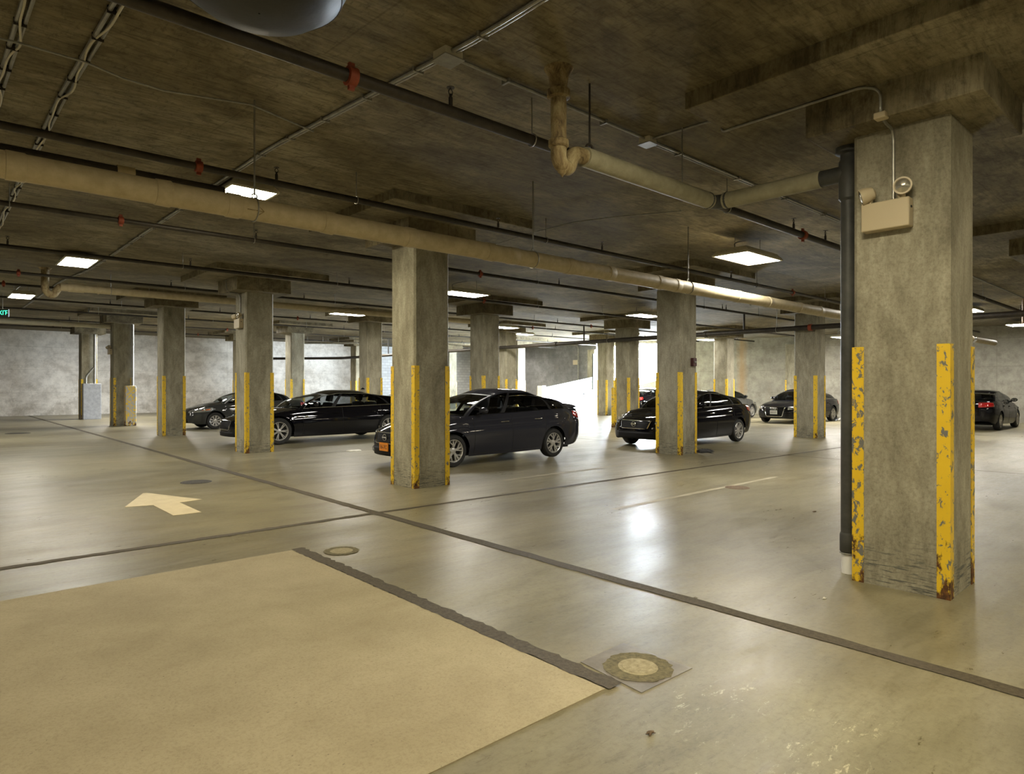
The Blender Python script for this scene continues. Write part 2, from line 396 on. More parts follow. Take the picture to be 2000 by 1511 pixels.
ribbon('joint_strip', (4.035, -3), (4.035, YB - .05), .115, M['strip'], .004, 'long brown filled joint crossing the floor', .008, 1, 260)
ribbon('joint_strip', (-6, 6.86), (4.0, 6.87), .10, M['strip'], .0035, 'brown filled joint crossing towards the near end of the arrow', .01, 2, 120)
ribbon('joint_strip', (4.0, 6.87), (18, 6.44), .075, M['strip'], .0035, 'narrow brown joint running past the near column row', .006, 3, 120)
ribbon('joint_strip', (2.60, 2.09), (2.60, 5.86), .115, M['strip'], .006, 'wide brown joint beside the pale concrete patch', .012, 4, 90)
ribbon('joint_line', (-8, 21.0), (33, 20.7), .03, M['strip'], .003, None, .004, 5)
ribbon('joint_line', (14.05, -4), (14.05, 30), .035, M['strip'], .003, None, .004, 6)
ribbon('joint_line', (6.5, 13.8), (33, 13.4), .03, M['strip'], .003, None, .004, 7)
ribbon('joint_line', (24.2, -4), (24.2, 30), .03, M['strip'], .003, None, .004, 8)
strip('concrete_patch', [(-6, 2.11), (2.54, 2.11), (2.54, 5.83), (-6, 5.83)], M['patch'], .005, 'pale tan concrete patch in the floor')
ribbon('parking_stripe', (6.3, 5.11), (10.6, 5.11), .09, M['stripe'], .0025, 'faint worn parking stripe', .008, 9, 50)
ribbon('parking_stripe', (6.9, 7.86), (11.0, 7.86), .10, M['stripe'], .0025, 'faint worn parking stripe behind the middle column', .008, 10, 50)
arrow_px = [(920, 795), (1055, 692), (1085, 690), (1490, 738), (1325, 760), (1485, 832), (1280, 857), (1130, 780)]
strip('painted_arrow', [tuple(fl(x / 3.7775, 780 + y / 3.7775)[:2]) for x, y in arrow_px], M['arrow'], .004, 'cream arrow painted on the floor')

# ceiling slab, walls
cm = MB(); ys = sorted({YF, YB} | {p[0] for p in PROF if YF < p[0] < YB} | set(np.linspace(YF, YB, 50)))
pr = [(y, zc(y)) for y in ys]
poly = pr + [(YB, 4.75), (YF, 4.75)]
vs = [(XL, y, z) for y, z in poly] + [(XR, y, z) for y, z in poly]; n = len(poly)
cm.add(vs, [tuple(range(n)), tuple(range(2 * n - 1, n - 1, -1))] + [(i, (i + 1) % n, n + (i + 1) % n, n + i) for i in range(n)])
ceiling = cm.build('ceiling', M['ceil'], kind='structure', smooth=0)
MB().box((XL, YB, -.2), (23.3, YB + .3, 4.75)).build('wall_back', M['wall_back'], kind='structure', smooth=0)
MB().box((23.3, YB, -.2), (XR + .3, YB + .3, 4.75)).build('wall_back_block', M['block'], kind='structure', smooth=0)
MB().box((XL - .3, YF - .3, -.2), (XL, YB + .3, 4.75)).build('wall_left', M['wall_right'], kind='structure', smooth=0)
MB().box((XL - .3, YF - .3, -.2), (XR + .3, YF, 4.75)).build('wall_front', M['wall_right'], kind='structure', smooth=0)
YO0, YO1 = Y0 + 3 * SY + WY, Y0 + 4 * SY + .02                # the ramp opening in the right wall
MB().box((XR, YF, -.2), (XR + .3, YO0, 4.75)).box((XR, YO0, 4.12), (XR + .3, YO1, 4.75)).build('wall_right', M['wall_right'], kind='structure', smooth=0)
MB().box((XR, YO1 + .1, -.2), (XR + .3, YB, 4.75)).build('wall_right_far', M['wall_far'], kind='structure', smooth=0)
wm = MB(); yy0, yy1 = YO0, 25.7
wm.add([(x, y, z) for x in (XR + .02, XR + .25) for y, z in ((yy0, 0), (yy1, 0), (yy1, 1.42), (yy0, 2.15))], [(0, 1, 2, 3), (7, 6, 5, 4), (0, 4, 5, 1), (1, 5, 6, 2), (2, 6, 7, 3), (3, 7, 4, 0)])
wm.build('wall_ramp', M['wall_right'], kind='structure', smooth=0)
gm = MB().box((XR, 10, -.6), (XR + 40, 45, -.02)); gm.build('ramp_pavement', M['asphalt'], kind='structure', smooth=0)
# white ramp side wall inside the garage
pm = MB(); ya, yb = 27.95, 28.2
pa, pb = xB(1058, yb), 33.3
za = CH + (CY - 757.5) * (pa * math.cos(YAW) + ya * math.sin(YAW)) / F
zb = CH + (CY - 733.5) * (pb * math.cos(YAW) + ya * math.sin(YAW)) / F
pm.add([(x, y, z) for y in (ya, yb) for x, z in ((pa, 0), (pb, 0), (pb, zb), (pa, za))], [(0, 1, 2, 3), (7, 6, 5, 4), (0, 4, 5, 1), (1, 5, 6, 2), (2, 6, 7, 3), (3, 7, 4, 0)])
pw = pm.build('wall_ramp_side', M['ramp'], kind='structure', smooth=0)
MB().box((pa - .28, ya - .06, 0), (pa + .06, yb + .1, za + .14)).build('end_post', M['ramp'], pw, bevel=.02)
rm = MB(); rm.add([(x, y, z) for y in (yb, 33) for x, z in ((pa + .1, .0), (pb, .0), (pb, zb - 1.1), )], [(0, 1, 2), (5, 4, 3), (0, 3, 4, 1), (1, 4, 5, 2), (2, 5, 3, 0)])
rm.build('ramp_slab', M['ramp'], pw, smooth=0)

# ---------------------------------------------------------------- columns
def capz(j): return {0: 3.455, 1: 3.65, 2: 3.63}.get(j, 3.90)
COL = {
 (0, 0): 'big square concrete column in front with a twin-head emergency light and black standpipe',
 (0, 1): 'square concrete column hiding the front wheel of the dark grey sedan',
 (0, 2): 'concrete column with a beige emergency light, hiding the nose of the long black sedan',
 (0, 3): 'concrete column standing between the emergency lit column and the one with a pipe guard',
 (0, 4): 'concrete column with a tall yellow and grey pipe guard at its foot',
 (0, 5): 'farthest concrete column of the near row, with a grey steel box at its foot',
 (1, 0): 'concrete column off the edge of view, only its capital showing past the big front column',
 (1, 1): 'dark concrete column hiding the middle of the black sedan with a chrome grille',
 (1, 2): 'concrete column rising behind the roof of the dark grey sedan',
 (1, 3): 'concrete column rising behind the roof of the long black sedan',
 (1, 4): 'grey concrete column between the emergency lit column and the long black sedan roof',
 (1, 5): 'concrete column barely peeking out behind the emergency lit column',
 (2, 1): 'concrete column standing in front of the sedan with the four ring grille',
 (2, 2): 'concrete column beside the yellow bollard and the bright doorway',
 (2, 3): 'concrete column just behind the one over the grey sedan roof, beside the sunlit column',
 (2, 5): 'far column against the back wall, half hidden behind the one over the long black sedan',
 (3, 2): 'concrete column behind the trunk of the black sedan, by the silver sedan',
 (3, 3): 'concrete column in front of the white ramp wall',
 (3, 4): 'column edge lit white by daylight at the left end of the ramp wall',
 (3, 5): 'far pale column beside the block wall, seen past the middle column',
 (4, 2): 'shallow column half sunk in the grey wall behind the four ring sedan',
 (4, 3): 'wall column at the near jamb of the daylight opening',
 (4, 4): 'wall column at the far jamb of the daylight opening, lit white',
}
shared = {}
def column(i, j):
    x, y = X0 + i * SX, Y0 + j * SY; cx, cy = x + WX / 2, y + WY / 2
    root = thing('concrete_column', COL[(i, j)], 'column', (cx, cy, 0), 0, 'concrete columns')
    key = capz(j); hx, hy = WX / 2, WY / 2
    c = .028; pts = [(-hx + c, -hy), (hx - c, -hy), (hx, -hy + c), (hx, hy - c), (hx - c, hy), (-hx + c, hy), (-hx, hy - c), (-hx, -hy + c)]
    MB().prism(pts, 0, capz(j) + .02).build('shaft', M['col'], root, smooth=0)
    if i < 4:
        pz = zc(cy) - .13
        MB().box((-.58 - .03 * (j > 0), -.58 - .03 * (j > 0), capz(j)), (.58 + .03 * (j > 0), .58 + .03 * (j > 0), pz + .02)).build('capital', M['ceil'], root, smooth=0, bevel=.008)
        MB().box((-1.24, -1.24, pz), (1.24, 1.24, zc(cy) + .12)).build('drop_panel', M['ceil'], root, smooth=0, bevel=.008)
    if (i, j) not in ((1, 0),):
        a, w = .006, .085
        g = []
        for sx, sy in ((-1, -1), (1, -1), (-1, 1), (1, 1)):
            if i == 4 and sx > 0: continue
            X, Y = sx * (hx + a), sy * (hy + a); t_ = .011
            m = MB().prism([(X, Y), (X - sx * w, Y), (X - sx * w, Y - sy * t_), (X - sx * t_, Y - sy * t_), (X - sx * t_, Y - sy * w), (X, Y - sy * w)], 0, 1.82)
            m.build('corner_guard', M['guard_worn'] if (i, j, sx, sy) in ((0, 0, -1, 1), (0, 4, -1, -1), (0, 0, 1, -1)) else M['guard'], root, smooth=0)
    return root
for k in COL: column(*k)

# ---------------------------------------------------------------- pipes
def ring(m, c, axis, R, r):
    axis = Vector(axis).normalized(); u = axis.orthogonal().normalized(); v = axis.cross(u); c = Vector(c)
    m.tube([c + (u * math.cos(a) + v * math.sin(a)) * R for a in np.linspace(0, 2 * PI, 17)[:-1]], r, 6, True)
def sprinkler_line(label, Y, z, r, x0, x1, hang, heads, coup, cat='pipe'):
    root = thing('sprinkler_pipe', label, cat, (x0, Y, z), 0, 'sprinkler pipes')
    MB().tube([(0, 0, 0), (x1 - x0, 0, 0)], r, 14).build('pipe', M['iron'], root)
    top = zc(Y) - z
    for x in hang:
        m = MB(); m.tube([(x - x0, 0, r + .01), (x - x0, 0, top)], .006, 6); ring(m, (x - x0, 0, .0), (1, 0, 0), r + .008, .006); m.build('hanger', M['galv'], root)
    for x in heads:
        m = MB(); b = x - x0; m.lathe([(.016, r), (.016, r + .06), (.01, r + .062), (.01, r + .085)], 8, Matrix.Translation((b, 0, 0)))
        m.tube([(b - .012, 0, r + .08), (b - .018, 0, r + .105), (b, 0, r + .13)], .004, 5); m.tube([(b + .012, 0, r + .08), (b + .018, 0, r + .105), (b, 0, r + .13)], .004, 5)
        m.lathe([(.03, r + .13), (.03, r + .134)], 10, Matrix.Translation((b, 0, 0))); m.build('sprinkler_head', M['iron'], root)
    for x in coup:
        m = MB(); R = Matrix.Translation((x - x0, 0, 0)) @ Matrix.Rotation(PI / 2, 4, 'Y')
        m.lathe([(r + .004, -.035), (r + .02, -.03), (r + .02, .03), (r + .004, .035)], 14, R)
        m.box((x - x0 - .02, -.012, r + .01), (x - x0 + .02, .012, r + .045)); m.box((x - x0 - .02, -.012, -r - .045), (x - x0 + .02, .012, -r - .01)); m.build('coupling', M['red'], root)
    return root
per = lambda a, b, s: list(np.arange(a, b, s))
sprinkler_line('thick dark sprinkler pipe nearest overhead, with a red coupling', 3.83, 3.52, .042, -3, 31, [xB(1039, 3.83), xB(1420, 3.83), 12, 18, 24], [xB(880, 3.83), xB(1550, 3.83), xB(1612, 3.83), 10, 16, 22], [xB(686, 3.83), xB(1568, 3.83)])
sprinkler_line('dark sprinkler pipe passing just above the wide cream pipe', 6.94, 3.71, .036, -5, 32, [xB(696, 6.94), xB(1066, 6.94), xB(1478, 6.94), 17, 23], [xB(540, 6.94), xB(973, 6.94), xB(1176, 6.94), xB(1428, 6.94), 19, 25], [xB(388, 6.94), xB(1548, 6.94)])
sprinkler_line('dark sprinkler pipe just below the wide cream pipe, behind the middle column', 10.25, 3.79, .034, -6, 32, [xB(18, 10.25), xB(496, 10.25), xB(1049, 10.25), xB(1375, 10.25), 20], [xB(500, 10.25), xB(1092, 10.25), xB(1411, 10.25), 18], [xB(236, 10.25), xB(938, 10.25)])
sprinkler_line('thin dark sprinkler pipe over the emergency lit column, by the far square lamp', 13.4, 3.79, .034, -7, 32, [xB(357, 13.4), xB(658, 13.4), xB(1050, 13.4), 16], [xB(15, 13.4), xB(372, 13.4), xB(682, 13.4), 19], [xB(945, 13.4)])
for Y, z, lab in ((16.9, 3.86, 'thin sprinkler pipe beyond the emergency lit column'), (20.2, 4.02, 'thin sprinkler pipe over the column with no emergency light in the near row'), (23.6, 4.06, 'distant sprinkler pipe just before the pipe guard column'), (27.2, 4.1, 'distant sprinkler pipe at the pipe guard column'), (31.2, 4.12, 'distant sprinkler pipe behind the pipe guard column'), (35.5, 4.14, 'farthest sprinkler pipe, near the stained back wall')):
    sprinkler_line(lab, Y, z, .03, -9, 32.5, per(-7, 32, 3.9), per(-5.5, 32, 3.3), per(1.5, 30, 9))

# main running across, with drops
root = thing('sprinkler_main', 'thick black main pipe crossing low in front of the ramp doorway', 'pipe', (19.08, -6, 3.208))
MB().tube(fillet([(0, 0, 0), (0, 42.5, 0), (-3.4, 46.6, 0), (-3.4, 46.6, .9)], .2), .076, 18).build('pipe', M['iron'], root)
for y in (8.6, 15.2, 21.7, 28.1): ring_m = MB(); ring_m.tube([(0, y, .08), (0, y, zc(y - 6) - 3.208)], .006, 6); ring(ring_m, (0, y, 0), (0, 1, 0), .085, .007); ring_m.build('hanger', M['galv'], root)
for Y, z in ((6.94, 3.71), (10.25, 3.79), (16.9, 3.86), (23.6, 4.06), (31.2, 4.12)):
    m = MB(); m.tube([(0, Y + 6, .05), (0, Y + 6, z - 3.208)], .03, 10); m.build('riser', M['iron'], root)
for y in (14.2, 17.6, 24.4):
    m = MB(); m.lathe([(.08, -.05), (.1, -.045), (.1, .045), (.08, .05)], 14, Matrix.Translation((0, y, 0)) @ Matrix.Rotation(PI / 2, 4, 'X')); m.build('coupling', M['red'] if y < 15 else M['iron'], root)

# wide cream pipe
PY, PZ, PR = 5.63, 3.03, .095
root = thing('drain_pipe', 'wide cream wrapped drain pipe hanging across the whole garage', 'pipe', (-3, PY, PZ))
MB().tube([(0, 0, 0), (31.0, 0, 0)], PR, 24).build('pipe', M['pipe'], root)
for k, x in enumerate([xB(p, PY) for p in (30, 318, 455, 640, 800, 955, 1000, 1110, 1190, 1285, 1320, 1440, 1500, 1560, 1600)]):
    m = MB(); m.lathe([(PR, -.06), (PR + .006, -.055), (PR + .006 + .003 * (k % 2), .05), (PR, .06)], 24, Matrix.Translation((x + 3, 0, 0)) @ Matrix.Rotation(PI / 2, 4, 'Y')); m.build('wrap_band', M['pipe'], root)
for p in (497, 1041, 1344):
    x = xB(p, PY) + 3; m = MB(); m.tube([(x, 0, PR + .03), (x, 0, zc(PY) - PZ)], .008, 8); ring(m, (x, 0, PR + .018), (0, 1, 0), .022, .006); ring(m, (x, 0, 0), (1, 0, 0), PR + .006, .006)
    m.build('hanger', M['galv'], root)
m = MB(); m.tube([(27.9, 0, 0), (28.2, 0, 0)], PR + .025, 20); m.build('coupling', M['chrome'], root)
xm = xB(492, PY) + 3; m = MB()
for a, b in (((-.07, 0), (.07, 0)), ((.07, 0), (.03, .035)), ((.07, 0), (.03, -.035))):
    f = lambda p: (xm + p[0], -(PR + .001) * math.cos(p[1] / PR - .3), -(PR + .001) * math.sin(-p[1] / PR + .3))
    m.tube([f(a), f(((a[0] + b[0]) / 2, (a[1] + b[1]) / 2)), f(b)], .004, 5)
m.build('flow_arrow_mark', M['rust'], root)

# second pipe behind it at the left, third and fourth
root = thing('drain_pipe', 'dark pipe running behind the near end of the wide cream pipe', 'pipe', (-3, 7.7, 3.72))
MB().tube([(0, 0, 0), (xB(437, 7.7) + 3, 0, 0)], .06, 14).build('pipe', M['iron'], root)
m = MB(); x = xB(245, 7.7) + 3; m.tube([(x - .08, 0, 0), (x + .08, 0, 0)], .072, 14); m.build('coupling', M['pipe'], root)
Yp = 17.5; xs = xB(88, Yp); zp = 3.72
root = thing('drain_pipe', 'bright lit cream pipe with a rusty trap near the far square lamp', 'pipe', (xs, Yp, zp))
MB().tube([(.28, 0, 0), (12, 0, 0)], .085, 18).build('pipe', M['pipe'], root)
m = MB(); m.tube(fillet([(0, 0, zc(Yp) - zp), (0, 0, -.12), (.14, 0, -.22), (.26, 0, 0), (.34, 0, 0)], .12), .075, 14); m.lathe([(.09, zc(Yp) - zp - .05), (.13, zc(Yp) - zp)], 16); m.build('rusty_trap', M['rust'], root)
m = MB(); m.tube([(.42, 0, 0), (.72, 0, 0)], .1, 18); m.tube([(.98, 0, 0), (1.02, 0, 0)], .1, 18); m.build('coupling', M['pipe'], root)
for x in (1.25, 5.0): m = MB(); m.tube([(x, 0, .09), (x, 0, zc(Yp) - zp)], .008, 6); ring(m, (x, 0, 0), (1, 0, 0), .092, .007); m.build('hanger', M['galv'], root)
root = thing('drain_pipe', 'brownish pipe ending at the pipe guard column near the back wall', 'pipe', (-8, 28.75, 3.78))
MB().tube([(0, 0, 0), (13.36, 0, 0)], .085, 16).build('pipe', M['lamp_case'], root)
for x in (4, 9): m = MB(); m.tube([(x, 0, .09), (x, 0, .57)], .008, 6); m.build('hanger', M['galv'], root)

# branch at the big column
SPX, SPY = 5.59, 2.097
root = thing('standpipe', 'black vertical standpipe against the big front column with a white foot', 'pipe', (SPX, SPY, 0))
MB().lathe([(.056, .29), (.056, 3.30)], 20).build('pipe', M['black'], root)
MB().lathe([(.05, 0), (.05, .17)], 20).build('white_foot', M['ramp'], root)
MB().lathe([(.058, .17), (.064, .18), (.064, .31), (.058, .33)], 20).build('foot_coupling', M['black'], root)
m = MB(); m.lathe([(.056, 3.02), (.072, 3.04), (.072, 3.34), (.06, 3.36), (.06, 3.40), (.095, 3.41), (.095, 3.455)], 20); m.tube([(0, .0, 3.25), (0, .215, 3.25)], .066, 16); m.build('tee_fitting', M['black'], root)
ring_m = MB(); ring(ring_m, (0, 0, .165), (0, 0, 1), .062, .006); ring_m.build('clamp', M['galv'], root)
root = thing('drain_branch', 'dull olive drain pipe elbow from the rusty trap to the black standpipe', 'pipe', (SPX, 3.3, 3.255))
MB().tube([(0, -.99, -.005), (0, -.10, 0)], .074, 20).tube([(-.10, 0, 0), (-1.86, 0, 0)], .074, 20).build('pipe', M['pipe_dull'], root)
m = MB(); m.tube(fillet([(0, -.2, 0), (0, 0, 0), (-.2, 0, 0)], .1), .066, 16); ring(m, (0, -.13, 0), (0, 1, 0), .066, .014); ring(m, (-.13, 0, 0), (1, 0, 0), .066, .014); m.build('elbow', M['black'], root)
zt = zc(3.3) - 3.255
m = MB(); rx = xB(1091, 3.3) - SPX
m.tube(fillet([(rx, 0, zt), (rx, 0, -.10), (rx + .10, 0, -.14), (rx + .15, 0, .0), (-1.78, 0, 0)], .07), .058, 16)
m.lathe([(.05, zt - .22), (.085, zt - .21), (.085, zt - .16), (.06, zt - .15), (.075, zt - .05), (.11, zt)], 16, Matrix.Translation((rx, 0, 0)))
m.lathe([(.064, .0), (.075, .01), (.075, .05), (.064, .06)], 16, Matrix.Translation((rx, 0, 0)))
m.lathe([(.003, -.205), (.012, -.19), (.035, -.17), (.05, -.12)], 10, Matrix.Translation((rx + .04, 0, 0)))
m.build('rusty_trap', M['rust'], root)
m = MB(); x = -1.80; m.tube([(x, 0, .09), (x, 0, zt)], .008, 8); ring(m, (x, 0, .06), (0, 1, 0), .045, .012); m.build('hanger', M['iron'], root)
m = MB(); m.tube([(-.55, 0, .08), (-.55, 0, zt)], .006, 6); m.build('hanger', M['galv'], root)

# ---------------------------------------------------------------- conduits and boxes
def along(x0, y0, y1, off, n=60): return [(x0, y, zc(y) - off) for y in np.linspace(y0, y1, n)]
def conduit_bundle(label, X, y0, y1, wav):
    root = thing('conduit', label, 'conduit', (X, 0, 0))
    m = MB(); m.tube(along(0, y0, y1, .022), .016, 8); m.tube(along(.045, y0, y1, .02), .013, 8); m.build('pipe', M['galv'], root)
    m = MB(); r = random.Random(wav); k = 0
    ph = r.random() * 6
    m.tube([(.02 + .022 * math.sin(y * 4 + ph) + .008 * math.sin(y * 9), y, zc(y) - .045 - .012 * math.sin(y * 7)) for y in np.linspace(y0, y1, 160)], .008, 6)
    m.build('loose_cable', M['cable'], root)
    for y in np.arange(y0, min(y1, 12), .5): MB().box((-.018, y - .003, zc(y) - .05), (.055, y + .003, zc(y) - .002)).build('cable_tie', M['iron'], root, smooth=0)
    return root
conduit_bundle('conduit with wavy cable tied to it, left of the ceiling lamps', .885, 3.75, 14, 3)
conduit_bundle('conduit with wavy cable tied to it, at the far corner of the ceiling', .47, 1.9, 9, 5)
root = thing('conduit', 'pair of bright conduits running along the row of square ceiling lamps', 'conduit', (2.714, 0, 0))
m = MB(); m.tube(along(0, 1.5, 30, .02, 90), .015, 8); m.tube(along(.035, 1.5, 30, .018, 90), .011, 8); m.build('pipe', M['galv'], root)
for y in np.arange(1.8, 20, .75): MB().box((-.03, y - .008, zc(y) - .038), (.06, y + .008, zc(y))).build('strap', M['galv'], root, smooth=0)
root = thing('conduit', 'thin conduit joining the overhead junction boxes past the rusty trap', 'conduit', (0, 3.7, 0))
m = MB(); m.tube([(2.75, 0, zc(3.7) - .016), (22, 0, zc(3.7) - .016)], .012, 8); m.tube([(5.1, .035, zc(3.7) - .016), (14, .035, zc(3.7) - .016)], .010, 8); m.build('pipe', M['galv'], root)
for x in np.arange(3.3, 15, 1.15): MB().box((x - .01, -.03, zc(3.7) - .036), (x + .01, .05, zc(3.7))).build('strap', M['galv'], root, smooth=0)
def cond(label, pts, r=.010, name='conduit', f=.06):
    o = MB().tube(fillet(pts, f), r, 8).build(name, M['galv']); return tag(o, label, 'conduit')
pz0 = zc(1.667) - .13; xe = 5.06; xface = X0 - .012
pts = [(5.08, 3.66, zc(3.7) - .02), (xe, 3.06, zc(3.0) - .02), (xe, 2.93, zc(3.0) - .05), (xe, 2.92, pz0 - .02), (xe, 2.84, pz0 - .016), (xe, 1.80, pz0 - .014), (xe + .058, 1.70, pz0 - .05), (xe + .058, 1.70, 3.49), (5.20, 1.70, 3.438), (xface - .03, 1.70, 3.43), (xface, 1.70, 3.36), (xface, 1.70, 2.86)]
cond('thin conduit bending over the capital down to the emergency light', pts, .0105)
def curve_cond(label, pxs):
    cond(label, [(v.x, v.y, zc(v.y) - .012) for v in pxs], .008, 'cable', .2)
def ceil_pt(px, py):
    z = 4.0
    for _ in range(12): v = fl(px, py, z); z = zc(v.y)
    v.z = z; return v
for lab, pxs in (('cable crossing from the ceiling edge to the pair of bright conduits', [(-20, 50), (40, 65), (165, 102), (240, 135), (320, 160), (490, 188), (612, 242)]),
                 ('cable curving across the ceiling behind the column drop panel', [(965, 470), (1040, 446), (1120, 425), (1200, 414), (1330, 402)])):
    o = MB().tube([(p.x, p.y, p.z - .07) for p in [ceil_pt(*q) for q in pxs]], .008, 6).build('cable', M['galv']); tag(o, lab, 'cable')
def junction(label, x, y, s):
    root = thing('junction_box', label, 'junction box', (x, y, zc(y)), 0, 'ceiling junction boxes')
    m = MB(); m.box((-s, -s, -.06), (s, s, .01)); m.build('box', M['lamp_case'], root, bevel=.006)
    m = MB(); m.box((-s - .01, -s - .01, -.066), (s + .01, s + .01, -.06)); m.build('cover_plate', M['galv'], root)
junction('junction box where the bright conduits cross the thin one', 2.73, 3.68, .075)
junction('small shiny junction box beside the big column drop panel', 5.08, 3.7, .06)
o = MB().box((5.09, 1.66, 3.44), (5.17, 1.74, 3.485)).build('elbow_box', M['beige'], bevel=.008); tag(o, 'small beige elbow box on the capital edge above the emergency light', 'conduit fitting')

# ---------------------------------------------------------------- emergency lights
def emergency_light(label, xf, y, z):
    root = thing('emergency_light', label, 'emergency light', (xf, y, z), 0, 'emergency lights')       # facing -X
    MB().box((-.10, -.163, -.105), (0, .163, .105)).build('battery_case', M['beige'], root, bevel=.008)
    m = MB(); m.box((-.06, -.168, .03), (-.04, -.163, .045)); m.build('test_button', M['trim'], root)
    for (yy, zz, dr) in ((-.125, .185, Vector((-.9, -.15, -.08))), (.135, .165, Vector((-.42, .88, -.30)))):
        dr.normalize(); q = dr.to_track_quat('Z', 'Y').to_matrix().to_4x4(); T = Matrix.Translation((-.10, yy, zz)) @ q
        h = MB().lathe([(.02, -.075), (.045, -.06), (.058, -.02), (.062, .02), (.062, .03), (.052, .03), (.05, .022), (.003, .0)], 24, T, cap=False).build('lamp_head', M['beige'], root)
        MB().lathe([(.05, .024), (.035, .032), (.003, .036)], 24, T, cap=False).build('lens', M['reflector'], h)
        m = MB(); m.tube([(-.07, yy * .95, .1), (-.085, yy, zz - .03)], .014, 8); m.lathe([(.018, -.012), (.018, .012)], 12, Matrix.Translation((-.07, yy * .80, .125)) @ Matrix.Rotation(PI / 2, 4, 'Y')); m.build('swivel', M['beige'], root)
emergency_light('beige twin-head emergency light on the big front column', X0, 1.735, 2.79)
emergency_light('beige emergency light on the column hiding the long black sedan nose', X0, Y0 + 2 * SY + .30, 2.93)
emergency_light('tiny emergency light on the column with the pipe guard', X0, Y0 + 4 * SY + .42, 2.82)
for j, yy, zz, lab in ((2, .30, 3.05, 'thin conduit running down to the emergency light of the long black sedan column'), (4, .42, 2.95, 'thin conduit running down to the emergency light of the pipe guard column')):
    y = Y0 + j * SY + yy; c0 = capz(j)
    cond(lab, [(X0 - .33, y, zc(y) - .15), (X0 - .315, y, c0 + .06), (X0 - .26, y, c0 - .015), (X0 - .05, y, c0 - .015), (xface, y, c0 - .1), (xface, y, zz)], .011)

# ---------------------------------------------------------------- ceiling lamps
def fixture(label, x, y, lx, ly, off=.37, chain=True, panel='lamp'):
    z = zc(y) - off
    if panel == 'lamp' and (x > 9 and y > 4 or y > 14): panel = 'lamp_mid'
    root = thing('ceiling_lamp', label, 'ceiling lamp', (x, y, z), 0, 'fluorescent ceiling lamps')
    a, b = lx / 2, ly / 2; ia, ib = a - .07, b - .07
    m = MB(); top = [(-ia, -ib, .11), (ia, -ib, .11), (ia, ib, .11), (-ia, ib, .11)]; lo = [(-a, -b, .02), (a, -b, .02), (a, b, .02), (-a, b, .02)]; l2 = [(p, q, 0) for p, q, _ in lo]
    i2 = [(p * (1 - .03 / a), q * (1 - .03 / b), 0) for p, q, _ in lo]; i3 = [(p, q, .012) for p, q, _ in i2]
    fs = [(0, 1, 2, 3)]
    for s in (0, 4, 8, 12): fs += [(s + k, s + (k + 1) % 4, s + 4 + (k + 1) % 4, s + 4 + k) for k in range(4)]
    m.add(top + lo + l2 + i2 + i3, fs); m.build('housing', M['lamp_case'], root, smooth=0)
    e = 1 - .03 / a, 1 - .03 / b
    MB().add([(-a * e[0], -b * e[1], .004), (a * e[0], -b * e[1], .004), (a * e[0], b * e[1], .004), (-a * e[0], b * e[1], .004)], [(3, 2, 1, 0)]).build('diffuser', M[panel], root, smooth=0, fix=False)
    if chain:
        for sx in (-1, 1): MB().tube([(sx * ia * .8, 0, .1), (sx * ia * .8, 0, off)], .005, 5).build('hanger', M['galv'], root)
        m = MB(); m.tube([(-ia * .6, .05, .11), (-ia * .5, .1, .22), (-ia * .1, .16, .29), (ia * .6, .2, off)], .009, 7); m.build('cable_whip', M['galv'], root)
        m = MB()
        for sx in (-1, 1):
            for q in (-.7, -.3, .3, .7): m.lathe([(.009, -.004), (.009, .006)], 8, Matrix.Translation((sx * (a - .033), q * ib, .065)) @ Matrix.Rotation(sx * .7, 4, 'Y') @ Matrix.Rotation(PI / 2, 4, 'Y'))
        m.build('rivet', M['chrome'], root)
    return root
def lamp_px(px, py, off):
    z = 3.6
    for _ in range(15): v = fl(px, py, z); z = zc(v.y) - off
    return v.x, v.y
fixture('bright hanging lamp beside the big front column', 9.95, 5.28, 1.15, .62, .37)
fixture('square lamp half hidden behind the wide cream pipe', 3.02, 8.55, .60, 1.15, .13, False)
fixture('square lamp over the bright lit cream pipe', 2.25, 15.05, .56, 1.15, .15, False)
fixture('small distant lamp by the rusty trap at the near edge of view', *lamp_px(42, 579, .3), .56, 1.15, .3)
fixture('hanging lamp over the long black sedan', *lamp_px(681, 614, .37), 1.15, .62)
fixture('hanging lamp peeking out from behind the middle column', *lamp_px(905, 575, .37), 1.15, .62)
fixture('hanging lamp peeking out behind the column over the grey sedan roof', *lamp_px(985, 640, .37), 1.15, .62)
fixture('hanging lamp peeking out behind the dark column before the black sedan', *lamp_px(1258, 617, .37), 1.15, .62)
fixture('far hanging lamp beside the column by the silver sedan', *lamp_px(1383, 664, .37), 1.15, .62)
fixture('far hanging lamp beside the black standpipe', *lamp_px(1645, 659, .37), 1.15, .62)
fixture('tiny far lamp by the ramp doorway', *lamp_px(1020, 653, .3), 1.15, .62, .3)
for px, dep, lab in ((334, 26.5, 'added fill lamp hidden behind the column with no emergency light'), (497, 30.5, 'added fill lamp hidden behind the emergency lit column'), (237, 30.8, 'added fill lamp hidden behind the pipe guard column'), (818, 31, 'added fill lamp hidden behind the middle column'), (724, 36, 'added fill lamp hidden behind the column over the long black sedan roof'), (1320, 30, 'added fill lamp hidden behind the dark column before the black sedan'), (948, 46, 'added fill lamp hidden behind the column over the grey sedan roof'), (1583, 27, 'added fill lamp hidden behind the column before the four ring sedan')):
    v = at_depth(px, dep); fixture(lab, v.x, v.y, .62, 1.15 if px > 900 else .62, .2, False, 'lamp_fill')  # unseen lamps added behind columns to brighten the far walls
